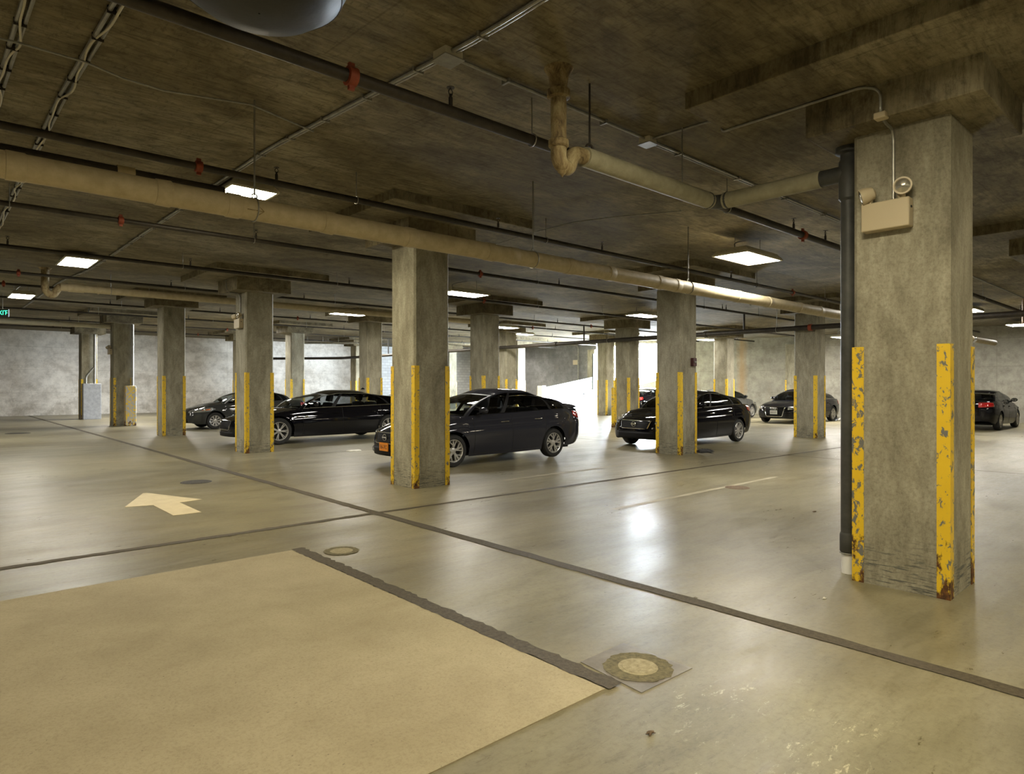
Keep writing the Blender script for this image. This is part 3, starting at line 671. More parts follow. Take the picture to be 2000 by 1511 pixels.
for k, (x, y, lx, ly) in enumerate(((2.9, 1.2, .56, 1.15), (2.9, -5.2, .56, 1.15), (-3.6, 1.9, .56, 1.15), (-3.6, 8.6, .56, 1.15), (-3.8, 15, .56, 1.15), (-3.8, 22.5, .56, 1.15), (-4, 29, .56, 1.15), (6.7, -2.1, 1.15, .62), (16.6, 5.3, 1.15, .62), (23.2, 5.3, 1.15, .62), (30, 5.3, 1.15, .62), (16.6, -1.6, 1.15, .62), (23.2, -1.6, 1.15, .62), (-3.6, -5, .56, 1.15))):
    fixture('ceiling lamp out of view over the rest of the garage', x, y, lx, ly, .2, False)['group'] = 'ceiling lamps out of view'

# ---------------------------------------------------------------- small things
# round duct drop
root = thing('ventilation_duct', 'big dark round duct end hanging from the ceiling overhead', 'duct', (1.19, 3.1, .16))
zt = zc(3.1) - .16; m = MB(); m.lathe([(.005, 3.125), (.14, 3.13), (.28, 3.165), (.38, 3.24), (.43, 3.34), (.45, 3.45), (.45, zt)], 48, cap=False); m.build('duct_shell', M['duct'], root, smooth=60)
m = MB(); ring(m, (0, 0, 3.44), (0, 0, 1), .445, .012); m.tube([(.38 * math.cos(a), .38 * math.sin(a), 3.242) for a in np.linspace(0, 2 * PI, 41)[:-1]], .005, 6, True); m.build('seam', M['duct'], root)
# exit sign
v = fl(5, 611, 3.72)
root = thing('exit_sign', 'small green lit exit sign hanging at the far edge', 'sign', (v.x, v.y, 3.72), YAW - PI / 2)
MB().box((-.19, -.03, -.12), (.19, .03, .12)).build('sign_box', M['sign'], root, bevel=.006)
add_text('lettering', 'EXIT', .19, M['green'], root, Matrix.Translation((-.02, -.032, 0)) @ Matrix.Rotation(PI / 2, 4, 'X'))
MB().add([(.145, -.033, .02), (.175, -.033, 0), (.145, -.033, -.02)], [(0, 1, 2)]).build('arrow_mark', M['green'], root, smooth=0)
m = MB(); m.tube([(0, 0, .12), (0, 0, zc(v.y) - 3.72)], .01, 6); m.build('stem', M['galv'], root)
# pipe guards
x5, y5 = X0, Y0 + 4 * SY
root = thing('pipe_guard', 'tall yellow and grey steel pipe guard at the foot of a column', 'pipe guard', (x5 + .50, y5 - .16, 0))
MB().box((-.17, -.12, 0), (.2, .15, 1.52)).build('casing', M['guard_panel'], root, bevel=.02)
root = thing('conduit', 'pale vertical pipe rising out of the tall yellow pipe guard', 'pipe', (x5 + WX - .02, y5 - .06, 1.5))
MB().lathe([(.05, 0), (.05, 2.38)], 14).lathe([(.06, 1.55), (.06, 1.66)], 14).build('pipe', M['galv'], root)
x6, y6 = X0, Y0 + 5 * SY
root = thing('pipe_guard', 'grey steel box at the foot of the farthest near-row column', 'pipe guard', (x6 + .36, y6 - .2, 0))
MB().box((-.34, -.18, 0), (.36, .17, 1.62)).build('casing', M['grey_steel'], root, bevel=.015)
root = thing('conduit', 'grey pipes rising out of the grey steel box', 'pipe', (x6 + .36, y6 - .12, 1.6))
MB().tube([(.14, 0, 0), (.14, 0, 2.28)], .055, 12).tube(fillet([(-.2, -.02, 0), (-.2, -.02, .34), (.1, -.02, .75)], .1), .04, 12).build('pipe', M['galv'], root)
# bollard, call box
v = fl(1198, 834)
root = thing('bollard', 'thin yellow steel post standing before the column by the bright doorway', 'bollard', (v.x, v.y, 0))
MB().lathe([(.075, 0), (.075, 1.42), (.06, 1.45), (.01, 1.465)], 20).build('post', M['guard'], root)
root = thing('fire_alarm_box', 'small dark red box on the dark column before the black sedan', 'alarm box', (X0 + SX + .45, Y0 + SY - .04, 2.05))
MB().box((-.07, -.035, -.09), (.07, .04, .09)).build('case', M['fire'], root, bevel=.008)
MB().box((-.04, -.05, -.02), (.04, -.034, .02)).build('pull_handle', M['galv'], root, bevel=.004)
# conduit and plate on the dark far wall, pipe, fixtures of the ramp wall
xw = XR - .02
def on_right(px): return yA(px, xw)
def zz_(px, py): 
    y = on_right(px); d = xw * math.cos(YAW) + y * math.sin(YAW); return CH + (CY - py) * d / F
cond('grey conduit bending down the dark wall above the ramp', [(xw - .09, on_right(1098), zz_(1098, 674)), (xw - .09, on_right(1131), zz_(1131, 673)), (xw - .09, on_right(1131), 1.2)], .05, 'conduit', .35)
o = MB().box((xw - .06, on_right(1129), zz_(1129, 712)), (xw + .02, on_right(1120), zz_(1120, 703))).build('wall_box', M['beige'], bevel=.01); tag(o, 'small beige box on the dark wall beside the conduit', 'box')
v = Vector((xB(1156, 28.0), 27.9, 0)); 
o = MB().tube([(v.x, v.y, 1.25), (v.x, v.y, 3.6)], .06, 10).build('downpipe', M['sign']); tag(o, 'dark vertical pipe at the end of the white ramp wall', 'pipe')
v = Vector((xB(1140, 27.95), 27.93, 1.0)); root = thing('wall_lamp', 'small dark fitting on the white ramp wall', 'fitting', v)
MB().lathe([(.1, -.06), (.12, -.02), (.06, .08), (.01, .1)], 14).build('cap', M['duct'], root); MB().tube([(.1, 0, 0), (.42, 0, .02)], .025, 8).build('arm', M['galv'], root)
# floor covers
def disc(name, label, cat, px, py, r, mat, thick=.008, group=None, rim=None):
    v = fl(px, py); root = thing(name, label, cat, (v.x, v.y, 0), 0, group)
    MB().lathe([(.003, thick), (r * .8, thick), (r * .84, thick * .7), (r, thick * .7), (r + .01, .0)], 40, cap=False).build('cover', mat, root, smooth=0)
    if rim:
        rnd = random.Random(px); n = 48
        pts = [(r * rim * (1 + rnd.uniform(-.05, .07)) * math.cos(2 * PI * k / n), r * rim * (1 + rnd.uniform(-.05, .07)) * math.sin(2 * PI * k / n)) for k in range(n)]
        MB().add([(x, y, .0048) for x, y in pts], [tuple(range(n))]).build('broken_edge', M['ring'], root, smooth=0)
    return root
M['ring'] = worn('olive_crumbled_edge', (.10, .085, .04), (.21, .18, .09), 40, .8, 0, .6)
M['drain'] = worn('crumbly_drain_concrete', (.30, .26, .15), (.46, .40, .25), 40, .8, 0, .8)
disc('floor_drain', 'patched round floor drain inside the square cut at the end of the wide joint', 'floor drain', 1246, 1303, .105, M['drain'], .008, 'round floor drains', 1.75)
disc('floor_drain', 'patched round floor drain beside the far corner of the pale patch', 'floor drain', 667, 1076, .125, M['drain'], .006, 'round floor drains', 1.25)
disc('manhole_cover', 'rusty round cover on the faint parking stripe', 'floor cover', 1440, 952, .17, M['cover'])
disc('manhole_cover', 'dark round grate beyond the floor arrow', 'floor cover', 383, 941, .22, M['grate'])
disc('manhole_cover', 'dark round cover far off by the stained wall', 'floor cover', 35, 846, .33, M['grate'])
q = [fl(*p) for p in ((1218, 1256), (1352, 1305), (1253, 1353), (1134, 1293))]
M['damp'] = worn('damp_grey_concrete', (.17, .15, .125), (.27, .245, .21), 6, .28, 0, .1)
strip('square_cut', [(p.x, p.y) for p in q], M['damp'], .003, 'grey square cut around the drain')
# litter
def crumple(name, label, cat, px, py, sx, sy, h, mat, seed, rz=0):
    v = fl(px, py); r = random.Random(seed); n = 14; rows = []
    for i in range(n):
        rows.append([])
        for k in range(n):
            a, b = i / (n - 1) - .5, k / (n - 1) - .5
            e = max(0, 1 - (abs(2 * a) ** 3 + abs(2 * b) ** 3)) ** .5
            rows[-1].append(((a + .1 * math.sin(9 * b + seed)) * sx, (b + .12 * math.sin(7 * a + seed)) * sy, .004 + h * e * (.45 + .55 * abs(math.sin(5 * a + 3 * b + seed)) * r.uniform(.5, 1))))
    o = MB().grid(rows).build(name, mat, smooth=30); o.location = (v.x, v.y, 0); o.rotation_euler = (0, 0, rz)
    s = o.modifiers.new('thickness', 'SOLIDIFY'); s.thickness = .003
    return tag(o, label, cat)
crumple('black_cloth', 'crumpled black cloth on the floor beside the dark column', 'cloth', 1376, 882, .55, .35, .07, M['cloth'], 2, .5)
crumple('paper_sheet', 'scrap of white paper on the floor before the long black sedan', 'paper', 691, 880, .34, .28, .02, M['paper'], 4, .8)
for k, (px, py, s) in enumerate(((1591, 999, .05), (1610, 1169, .03), (568, 914, .04), (1270, 1432, .04))):
    crumple('litter_scrap', ['dry leaf on the floor short of the big column', 'tiny white scrap on the floor before the big column', 'tiny pale scrap on the floor before the emergency lit column', 'rusty crumb amid pale paint flakes'][k], 'litter', px, py, s, s * .6, .008, [M['cover'], M['paper'], M['paper'], M['cover']][k], k + 11)
# leaning wheel behind the four ring sedan
v = fl(1634, 819)
root = thing('spare_tyre', 'loose black tyre leaning beyond the tail of the four ring sedan', 'tyre', (v.x + .35, v.y + .3, .33), .5)
Tm = Matrix.Rotation(PI / 2 - .25, 4, 'X')
MB().lathe([(.2, -.09), (.28, -.1), (.32, -.07), (.335, 0), (.32, .07), (.28, .1), (.2, .09), (.19, 0), (.2, -.09)], 32, Tm, cap=False).build('tyre', M['tyre'], root)
MB().lathe([(.2, -.05), (.15, -.02), (.05, -.03), (.003, -.03)], 24, Tm, cap=False).build('rim', M['rim_dark'], root)
o = crumple('plastic_sheet', 'crumpled clear plastic on the floor by the loose tyre', 'plastic', 1640, 821, .6, .5, .16, M['galv'], 6)
# cable tray near the back wall
v0, v1 = at_depth(588, 37.5), at_depth(700, 37.5); L_ = (v1 - v0).length
root = thing('cable_tray', 'pale cable tray hanging near the back wall above the long black sedan', 'cable tray', (v0.x, v0.y, 3.93), math.atan2(v1.y - v0.y, v1.x - v0.x))
for y in (-.2, .2): MB().box((0, y - .015, 0), (L_, y + .015, .1)).build('rail', M['galv'], root, smooth=0)
MB().box((0, -.185, 0), (L_, .185, .012)).build('tray_bed', M['galv'], root, smooth=0)
for k in range(4): MB().tube([(.3 + k * (L_ - .6) / 3, .2, .1), (.3 + k * (L_ - .6) / 3, .2, .42)], .012, 6).build('hanger', M['galv'], root)
# tank at the right edge
dd = 17.5; v = at_depth(1996, dd); zlo = CH + (CY - 628) * dd / F; zhi = CH + (CY - 572) * dd / F
root = thing('ceiling_tank', 'rusty brown box hanging under the ceiling at the far edge of view', 'tank', (v.x + .35, v.y - .35, zlo), .2)
MB().box((-.4, -.4, 0), (.4, .4, zhi - zlo)).build('case', M['wood'], root, bevel=.02)
MB().box((-.42, -.42, .1), (-.38, -.36, zhi - zlo - .05)).build('edge_strip', M['ramp'], root)
m = MB()
for sx in (-1, 1): m.tube([(sx * .3, 0, zhi - zlo), (sx * .3, 0, zc(v.y) - zlo)], .012, 6)
m.build('hanger', M['galv'], root)

# ---------------------------------------------------------------- cars
def pchip(xs, ys):
    xs, ys = np.array(xs, float), np.array(ys, float); h = np.diff(xs); dl = np.diff(ys) / h; d = np.zeros_like(xs)
    for k in range(1, len(xs) - 1):
        if dl[k - 1] * dl[k] > 0:
            w1, w2 = 2 * h[k] + h[k - 1], h[k] + 2 * h[k - 1]; d[k] = (w1 + w2) / (w1 / dl[k - 1] + w2 / dl[k])
    d[0], d[-1] = dl[0], dl[-1]
    def f(x):
        x = min(max(x, xs[0]), xs[-1]); k = min(int(np.searchsorted(xs, x, 'right')) - 1, len(h) - 1); t = (x - xs[k]) / h[k]
        return float((2 * t ** 3 - 3 * t * t + 1) * ys[k] + (t ** 3 - 2 * t * t + t) * h[k] * d[k] + (-2 * t ** 3 + 3 * t * t) * ys[k + 1] + (t ** 3 - t * t) * h[k] * d[k + 1])
    return f
def paint(name, col, metal=.0, rough=.35):
    m = simple(name, col, .5, 0, .8, spec=.0); return m

def make_wheel(root, x, side, yo, R, style, rimmat):
    w = .20; T = Matrix.Translation((x, yo, R)) @ (Matrix.Rotation(PI / 2, 4, 'X') if side < 0 else Matrix.Rotation(-PI / 2, 4, 'X'))
    rr = R * (.70 if style != 'cap' else .64)                     # local +z points outwards
    tyre = MB().lathe([(rr - .02, -w), (R - .03, -w), (R - .005, -w + .03), (R, -w * .5), (R - .005, -.03), (R - .025, -.004), (rr + .02, 0), (rr, -.012), (rr - .02, -w)], 40, T, cap=False).build('wheel', M['tyre'], root)
    m = MB(); m.lathe([(rr + .002, -.012), (rr - .006, -.004), (rr - .018, -.012), (rr - .03, -.05), (rr - .035, -.14)], 40, T, cap=False)
    m.lathe([(.003, -.018), (.03, -.018), (.06, -.03), (.075, -.05)], 20, T, cap=False)
    def spoke(a0, a1, w0, w1, r0=.05, r1=None, z0=-.028, z1=-.018):
        r1 = r1 or rr - .012
        p = []
        for (a, rad, hw) in ((a0, r0, w0), (a1, r1, w1)):
            c, s = math.cos(a), math.sin(a); p.append([(rad * c - hw * -s * 1, rad * s - hw * c), (rad * c + hw * -s, rad * s + hw * c)])
        (aL, aR), (bL, bR) = p
        vs = [(*aL, z0), (*aR, z0), (*bR, z1), (*bL, z1), (*aL, z0 - .03), (*aR, z0 - .03), (*bR, z1 - .035), (*bL, z1 - .035)]
        m.add([T @ Vector(q) for q in vs], [(0, 1, 2, 3), (7, 6, 5, 4), (0, 4, 5, 1), (1, 5, 6, 2), (2, 6, 7, 3), (3, 7, 4, 0)])
    if style == 'twist':
        for k in range(5):
            a = 2 * PI * k / 5 + .3; spoke(a, a + .05, .022, .014); spoke(a + .04, a + .5, .012, .012, rr * .45); spoke(a - .02, a - .32, .014, .012)
    elif style == 'split':
        for k in range(7):
            a = 2 * PI * k / 7; spoke(a - .02, a - .11, .016, .010); spoke(a + .02, a + .11, .016, .010)
    elif style == 'cap':
        for k in range(9):
            a = 2 * PI * k / 9; spoke(a, a, .014, .036, .05)
    else:
        for k in range(10):
            a = 2 * PI * k / 10; spoke(a, a + (.08 if k % 2 else -.08), .016, .016)
    m.build('rim', rimmat, tyre, smooth=30)
    MB().lathe([(.003, -.075), (rr - .03, -.075), (rr - .03, -.09)], 30, T, cap=False).build('brake_disc', M['rim_dark'], tyre)
    return tyre

def car(name, label, P, loc, rz, S=.96):
    """local frame: nose at x = 0, tail at x = L, y to the sides, z up"""
    root = thing(name, label, 'car', loc, rz, 'parked cars'); root.scale = (S, S, S)
    L, hw, H, wb, fo, R = P['L'], P['hw'], P['H'], P['wb'], P['fo'], P['R']
    xf, xr = fo, fo + wb; RA = R + .055
    pt = P['paint']
    ax0, az0, ax1, az1 = P['A']                  # screen pillar foot and head
    cx1, cz1, cx0, cz0 = P['Cp']                 # rear pillar head and foot
    nose, tail = P.get('nose', .66), P.get('tail', .98)
    zsh = pchip([0, .06 * L, ax0 - .35, ax0 + .1, (ax0 + cx0) / 2, cx0 - .2, L - .1, L], [nose, nose + .06, az0 - .05, az0, (az0 + cz0) / 2 + .01, cz0, tail - .03, tail - .08])
    ztop = pchip([0, .05 * L, .16 * L, ax0 - .1, ax0 + .3, cx0 - .2, cx0 + .1, L - .12, L], [nose + .0, nose + .10, nose + .2, az0 + .035, az0 + .05, cz0 + .04, cz0 + .045, tail, tail - .08])
    wid = pchip([0, .05 * L, .12 * L, .24 * L, .5 * L, .78 * L, .9 * L, .97 * L, L], [.82 * hw, .905 * hw, .965 * hw, .995 * hw, hw, .995 * hw, .95 * hw, .885 * hw, .80 * hw])
    sill = pchip([0, .04 * L, xf + RA, L / 2, xr - RA, L - .3, L], [.24, .2, .19, .19, .2, .26, .34])
    def zbot(x):
        b = sill(x)
        for xw in (xf, xr):
            if abs(x - xw) < RA: b = max(b, R + math.sqrt(RA * RA - (x - xw) ** 2))
        return b
    prf = pchip([0, .1, .3, .52, .66, .72, .86, 1], [.925, .955, .99, 1.0, .995, .965, .945, P.get('shw', .885)])
    nf, nr = .95, .75
    def deform(x, y, z):
        t = abs(y) / hw
        if x < nf:
            k = (1 - x / nf) ** 2; x += k * (P.get('round', .30) * t ** 2.4 + P.get('rake', .28) * max(0, z - .5) + .12 * max(0, .35 - z))
        if x > L - nr:
            k = (1 - (L - x) / nr) ** 2; x -= k * (.24 * t ** 2.4 + .14 * max(0, z - .75) + .45 * max(0, .42 - z))
        return Vector((x, y, z))
    # doors, bonnet and bumper lines
    d1, d2, d3 = P['doors']
    bf, br = .13 * L * .8, L - .34
    st = set(np.round(np.linspace(0, L, 46), 4)) | {d1, d2, d3, bf, br, ax0 + .12, cx0 - .12}
    for xw in (xf, xr):
        st |= {xw + RA * math.sin(a) for a in np.linspace(-PI / 2, PI / 2, 19)} | {xw - RA - .001, xw + RA + .001}
    st = sorted(x for x in st if 0 <= x <= L); st = [x for i, x in enumerate(st) if i == 0 or x - st[i - 1] > .0005]
    fk = [0, .06, .16, .3, .45, .56, .64, .69, .73, .82, .91, 1.0]; K = len(fk); Q = 8
    V = []; ring_n = 2 * (K + Q) - 1; W = lambda s, k: s * ring_n + k
    for x in st:
        zb, zs, zt_, w = zbot(x), zsh(x), ztop(x), wid(x); half = []
        z0 = sill(x)
        for f in fk:
            z = zb + (zs - zb) * f; half.append((w * prf((z - z0) / (zs - z0)), z))
        ys = half[-1][0]
        e = 0 if x == 0 or x == L else 1
        for q in range(1, Q + 1):
            t = q / Q; half.append((ys * (1 - t), zs + e * (zt_ - zs) * (1 - (1 - t) ** 2.6)))
        V += [deform(x, -y, z) for y, z in half] + [deform(x, y, z) for y, z in reversed(half[:-1])]
    parts = {}
    def put(n, f): parts.setdefault(n, []).append(f)
    for s in range(len(st) - 1):
        xm = (st[s] + st[s + 1]) / 2
        for k in range(ring_n - 1):
            f = (W(s, k), W(s + 1, k), W(s + 1, k + 1), W(s, k + 1))
            kk = k if k < K + Q - 1 else ring_n - 2 - k
            near = k < K + Q - 1
            if kk < K - 1:
                sd = '' if near else '+'
                if xm < bf: n = 'front_bumper'
                elif xm > br and kk < 7: n = 'rear_bumper'
                elif d1 < xm < d2 and kk >= 1: n = 'front_door' + sd
                elif d2 < xm < d3 and kk >= 1: n = 'rear_door' + sd
                else: n = 'body'
            else:
                if xm < bf * .55: n = 'front_bumper'
                elif xm < ax0 + .12: n = 'hood' if kk >= K else 'body'
                elif xm < cx0 - .12: continue
                else: n = 'trunk_lid' if kk >= K else 'body'
            put(n, f)
    nY = 2 * Q
    for s, nm in ((0, 'front_bumper'), (len(st) - 1, 'rear_bumper')):
        rows = []
        for k in range(K):
            a = V[W(s, k)]; x = st[s]; row = []
            for j in range(nY + 1):
                y = a.y * (1 - 2 * j / nY); V.append(deform(x, y, a.z)); row.append(len(V) - 1)
            rows.append(row)
        for k in range(K - 1):
            for j in range(nY):
                f = (rows[k][j], rows[k][j + 1], rows[k + 1][j + 1], rows[k + 1][j])
                put(nm if s == 0 or k < 7 or not (2 <= j < nY - 2) else 'trunk_lid', f)
    bvh = BVHTree.FromPolygons(V, [f for n in parts for f in parts[n]])
    objs = {}
    for n, fs in parts.items():
        idx = sorted({i for f in fs for i in f}); mp = {i: k for k, i in enumerate(idx)}
        objs[n] = MB().add([V[i] for i in idx], [tuple(mp[i] for i in f) for f in fs]).build(n.rstrip('+'), pt, root, smooth=50, merge=.0008)
    def cast(o, d):
        h = bvh.ray_cast(Vector(o), Vector(d).normalized())
        return h[0]
    def patch(nm, rows, mat, par=None, off=.006, thick=.006):
        g = []
        for r in rows:
            g.append([])
            for (o, d) in r:
                h = cast(o, d)
                if h is None: h = Vector(o) + Vector(d).normalized() * 1.0
                g[-1].append(h - Vector(d).normalized() * off)
        ob = MB().grid(g).build(nm, mat, par or root, smooth=50)
        s = ob.modifiers.new('thickness', 'SOLIDIFY'); s.thickness = thick; s.offset = 0
        return ob
    def front_rect(nm, yl, z0, z1, mat, yl1=None, ny=12, nz=5, off=.008, par=None, rear=False):
        yl1 = yl if yl1 is None else yl1; rows = []
        for i in range(nz + 1):
            z = z0 + (z1 - z0) * i / nz; w = yl + (yl1 - yl) * i / nz
            rows.append([((L + 1 if rear else -1, w * (2 * j / ny - 1), z), (-1 if rear else 1, 0, 0)) for j in range(ny + 1)])
        return patch(nm, rows, mat, par, off)
    # greenhouse -----------------------------------------------------
    yb = lambda x: wid(x) * P.get('shw', .885) - .012
    zr = pchip([0, .3, .6, 1], [az1, H - .012, H - .018, cz1]); yrail = hw * P.get('rail', .66)
    def side(u, v, s):
        xb = ax0 + (cx0 - ax0) * u; xt = ax1 + (cx1 - ax1) * u
        zb_ = zsh(min(max(xb, 0), L)) - .01; zt_ = zr(u) - .045
        ybm = yb(xb); e = 1 - .25 * (max(0, .18 - u) / .18) ** 2 - .12 * (max(0, u - .8) / .2) ** 2
        y = ybm + (yrail * (.93 + .07 * e) - ybm) * v + .035 * math.sin(PI * v)
        bulge = P.get('arc', .10) * math.sin(PI * v)
        x = xb + (xt - xb) * v - bulge * .9 * max(0, 1 - u / .35) + bulge * max(0, (u - .55) / .45)
        z = zb_ + (zt_ - zb_) * v + (bulge * .45 * max(0, 1 - u / .35) + bulge * .55 * max(0, (u - .55) / .45))
        return Vector((x, s * y, z))
    ub = (d2 - ax0 + .06) / (cx0 - ax0) * .5 + (d2 - .0 - ax1) / (cx1 - ax1) * .5
    uq = P.get('uq', .83)
    cols = [(0, .028, 'f'), (.028, ub - .018, 'g'), (ub - .018, ub + .018, 'b'), (ub + .018, uq - .012, 'g'), (uq - .012, uq + .012, 'b'), (uq + .012, .955, 'g'), (.955, 1, 'f')]
    rws = [(0, .05, 'f'), (.05, .90, 'g'), (.90, 1, 'f')]
    for s in (-1, 1):
        fr, tr, panes = MB(), MB(), []
        for (u0, u1, cu) in cols:
            nu = max(1, int((u1 - u0) / .035))
            for (v0, v1, cv) in rws:
                nv = 8 if cv == 'g' else 1
                g = [[side(u0 + (u1 - u0) * a / nu, v0 + (v1 - v0) * b / nv, s) for a in range(nu + 1)] for b in range(nv + 1)]
                if cu == 'g' and cv == 'g': panes.append(g)
                elif cu == 'b' and cv == 'g': MB().grid(g).build('door_pillar', M['trim'], root, smooth=50)
                else: fr.grid(g)
        fr.build('window_frame', pt, root, smooth=50, merge=.001)
        for g in panes: MB().grid(g).build('side_window', M['glass'], root, smooth=50)
        cm_ = MB(); cm_.tube([side(u, .045, s) + Vector((0, s * .006, 0)) for u in np.linspace(.03, .96, 30)], .006, 6)
        if P.get('chrome'): cm_.tube([side(u, .905, s) + Vector((0, s * .006, 0)) for u in np.linspace(.03, .96, 30)], .006, 6); cm_.tube([side(.028, v, s) + Vector((0, s * .004, 0)) for v in np.linspace(.04, .91, 12)], .006, 6)
        cm_.build('belt_moulding', M['chrome'] if P.get('chrome') else M['trim'], root)
    def screen(u, inner, nm, dirn):
        n, k = 14, 9; bul = .16 * dirn
        pts = lambda a, v: Vector((side(u, v, 1).x + bul * (1 - a * a) * (1 - .35 * v), a * side(u, v, 1).y, side(u, v, 1).z + .035 * (1 - a * a) * v))
        va = [0, .05] + list(np.linspace(.05, .95, k))[1:] + [1]
        sa = [-1, -.94] + list(np.linspace(-.94, .94, n))[1:] + [1]
        gl, fr = MB(), MB()
        for b in range(len(va) - 1):
            for a in range(len(sa) - 1):
                q = [pts(sa[a], va[b]), pts(sa[a + 1], va[b]), pts(sa[a + 1], va[b + 1]), pts(sa[a], va[b + 1])]
                (gl if 0 < a < len(sa) - 2 and 0 < b < len(va) - 2 else fr).add(q, [(0, 1, 2, 3)])
        gl.build(nm, M['wind'], root, smooth=60, merge=.0008); fr.build(nm + '_surround', M['trim'] if nm == 'windshield' else pt, root, smooth=60, merge=.0008)
        return pts
    pF = screen(0, None, 'windshield', -1); pR = screen(1, None, 'rear_window', 1)
    rows = []
    for i in range(25):
        u = i / 24; row = []
        for j in range(17):
            a = -1 + 2 * j / 16; e = side(u, 1, 1); cb = (1 - a * a)
            bx = -.16 * .65 * (1 - u) ** 2 + .16 * .65 * u * u
            row.append(Vector((e.x + bx * cb, a * e.y, e.z + .05 * (1 - abs(a) ** 2.6) * (1 - (2 * u - 1) ** 6 * .3) - .015 * 0)))
        rows.append(row)
    MB().grid(rows).build('roof', pt, root, smooth=60)
    # cabin -----------------------------------------------------------
    bel = az0
    MB().box((ax0 + .1, -hw * .86, .3), (cx0 - .1, hw * .86, .36)).box((cx0 - .5, -hw * .8, .36), (cx0 - .1, hw * .8, bel - .02)).build('cabin_floor', M['seat'], root)
    m = MB(); m.box((ax0 - .1, -hw * .82, .6), (ax0 + .5, hw * .82, bel - .03)); m.build('dashboard', M['seat'], root, bevel=.06)
    def seatm(x, y, w):
        s = MB(); Rm = Matrix.Translation((x, y, .55)) @ Matrix.Rotation(.22, 4, 'Y')
        s.box((-.09, -w, -.1), (.06, w, .56), Rm); s.box((-.5, -w, -.15), (0, w, .02), Matrix.Translation((x, y, .5))); s.build('seat', M['seat'], root, bevel=.05)
        h = MB(); h.box((-.06, -.13, .6), (.04, .13, .79), Rm); h.box((-.015, -.05, .5), (.0, -.03, .62), Rm); h.box((-.015, .03, .5), (.0, .05, .62), Rm); h.build('headrest', M['seat'], root, bevel=.035)
    xs_ = (d1 + d2) / 2 + .30
    seatm(xs_, -hw * .42, .23); seatm(xs_, hw * .42, .23); seatm(d3 - .15, -hw * .4, .28); seatm(d3 - .15, hw * .4, .28)
    m = MB(); cst = Vector((ax0 + .68, -hw * .42, bel - .05)); axs = Vector((.9, 0, .42)).normalized(); ring(m, cst, axs, .18, .016); m.tube([cst, cst - axs * .25], .03, 8); m.build('steering_wheel', M['trim'], root)
    c0 = pF(0, .88) + Vector((.09, 0, -.03)); MB().box((c0.x - .015, -.11, c0.z - .03), (c0.x + .015, .11, c0.z + .03)).build('rear_view_mirror', M['trim'], root, bevel=.012)
    # wheels and wells -------------------------------------------------
    for xw in (xf, xr):
        for s in (-1, 1):
            yo = s * (wid(xw) * .985 - .01)
            make_wheel(root, xw, s, yo, R, P['rim'], P.get('rimmat', M['rim']))
            g = [[Vector((xw + RA * .995 * math.sin(a), s * y, R + RA * .995 * math.cos(a))) for y in (wid(xw) * .90, .35)] for a in np.linspace(-1.75, 1.75, 22)]
            m = MB().grid(g); m.add([Vector((xw + RA * math.sin(a), s * .36, R + RA * math.cos(a))) for a in np.linspace(-1.75, 1.75, 22)], [tuple(range(22))]); m.build('wheel_well', M['rim_dark'], root)
    MB().box((.45, -hw * .78, .19), (L - .5, hw * .78, .24)).build('underbody', M['rim_dark'], root)
    # panel gaps --------------------------------------------------------
    m = MB()
    def sideline(x, f0, f1):
        p = []
        for f in np.linspace(f0, f1, 16):
            z = zbot(x) + (zsh(x) - zbot(x)) * f; p.append((x, z))
        return p
    for s in (-1, 1):
        for x, fa in ((d1, .06), (d2, .06), (d3, .06), (bf, .0)):
            pl = []
            for (xx, z) in sideline(x, fa, .985):
                h = cast((xx, s * 3, z), (0, -s, 0))
                if h: pl.append(h + Vector((0, s * .0005, 0)))
            if len(pl) > 3: m.tube(pl, .0045, 4)
        pl = []
        for x in np.linspace(d1, d3, 24):
            z = zbot(x) + (zsh(x) - zbot(x)) * .06
            h = cast((x, s * 3, z), (0, -s, 0))
            if h: pl.append(h)
        if len(pl) > 3 and P.get('silline', 1): m.tube(pl, .004, 4)
        pl = []
        for x in np.linspace(bf * .7, ax0 - .1, 24):
            h = cast((x, s * wid(x) * P.get('shw', .885) * .86, 3), (0, 0, -1))
            if h: pl.append(h)
        if len(pl) > 3: m.tube(pl, .004, 4)
    pl = [cast((bf * .62, y, 3), (0, 0, -1)) for y in np.linspace(-hw * .62, hw * .62, 20)]
    m.tube([p for p in pl if p], .0045, 4)
    m.build('panel_gaps', M['rim_dark'], root)
    # handles, mirrors ---------------------------------------------------
    for s in (-1, 1):
        for nm, x in (('front_door', d2 - .2), ('rear_door', d3 - .2)):
            z = sill(x) + (zsh(x) - sill(x)) * .80
            h = cast((x, s * 3, z), (0, -s, 0))
            if h:
                y = h.y + s * .018; mm = MB(); mm.tube([(x - .1, h.y, z), (x - .09, y, z + .002), (x, y + s * .008, z + .006), (x + .09, y, z + .008), (x + .1, h.y, z + .008)], .013, 8)
                mm.build('door_handle', M['chrome'] if P.get('chrome_handle') else pt, objs[nm + ('' if s < 0 else '+')])
        b = side(.06, .06, s); mm = MB()
        mm.lathe([(.003, -.10), (.05, -.09), (.085, -.04), (.092, .02), (.085, .055), (.003, .06)], 18, Matrix.Translation(b + Vector((.18, s * .13, .085))) @ Matrix.Diagonal((.8, 1.15, .78, 1)) @ Matrix.Rotation(PI / 2, 4, 'Y'), cap=False)
        mm.tube([b + Vector((.14, -s * .01, .02)), b + Vector((.16, s * .1, .06))], .025, 8)
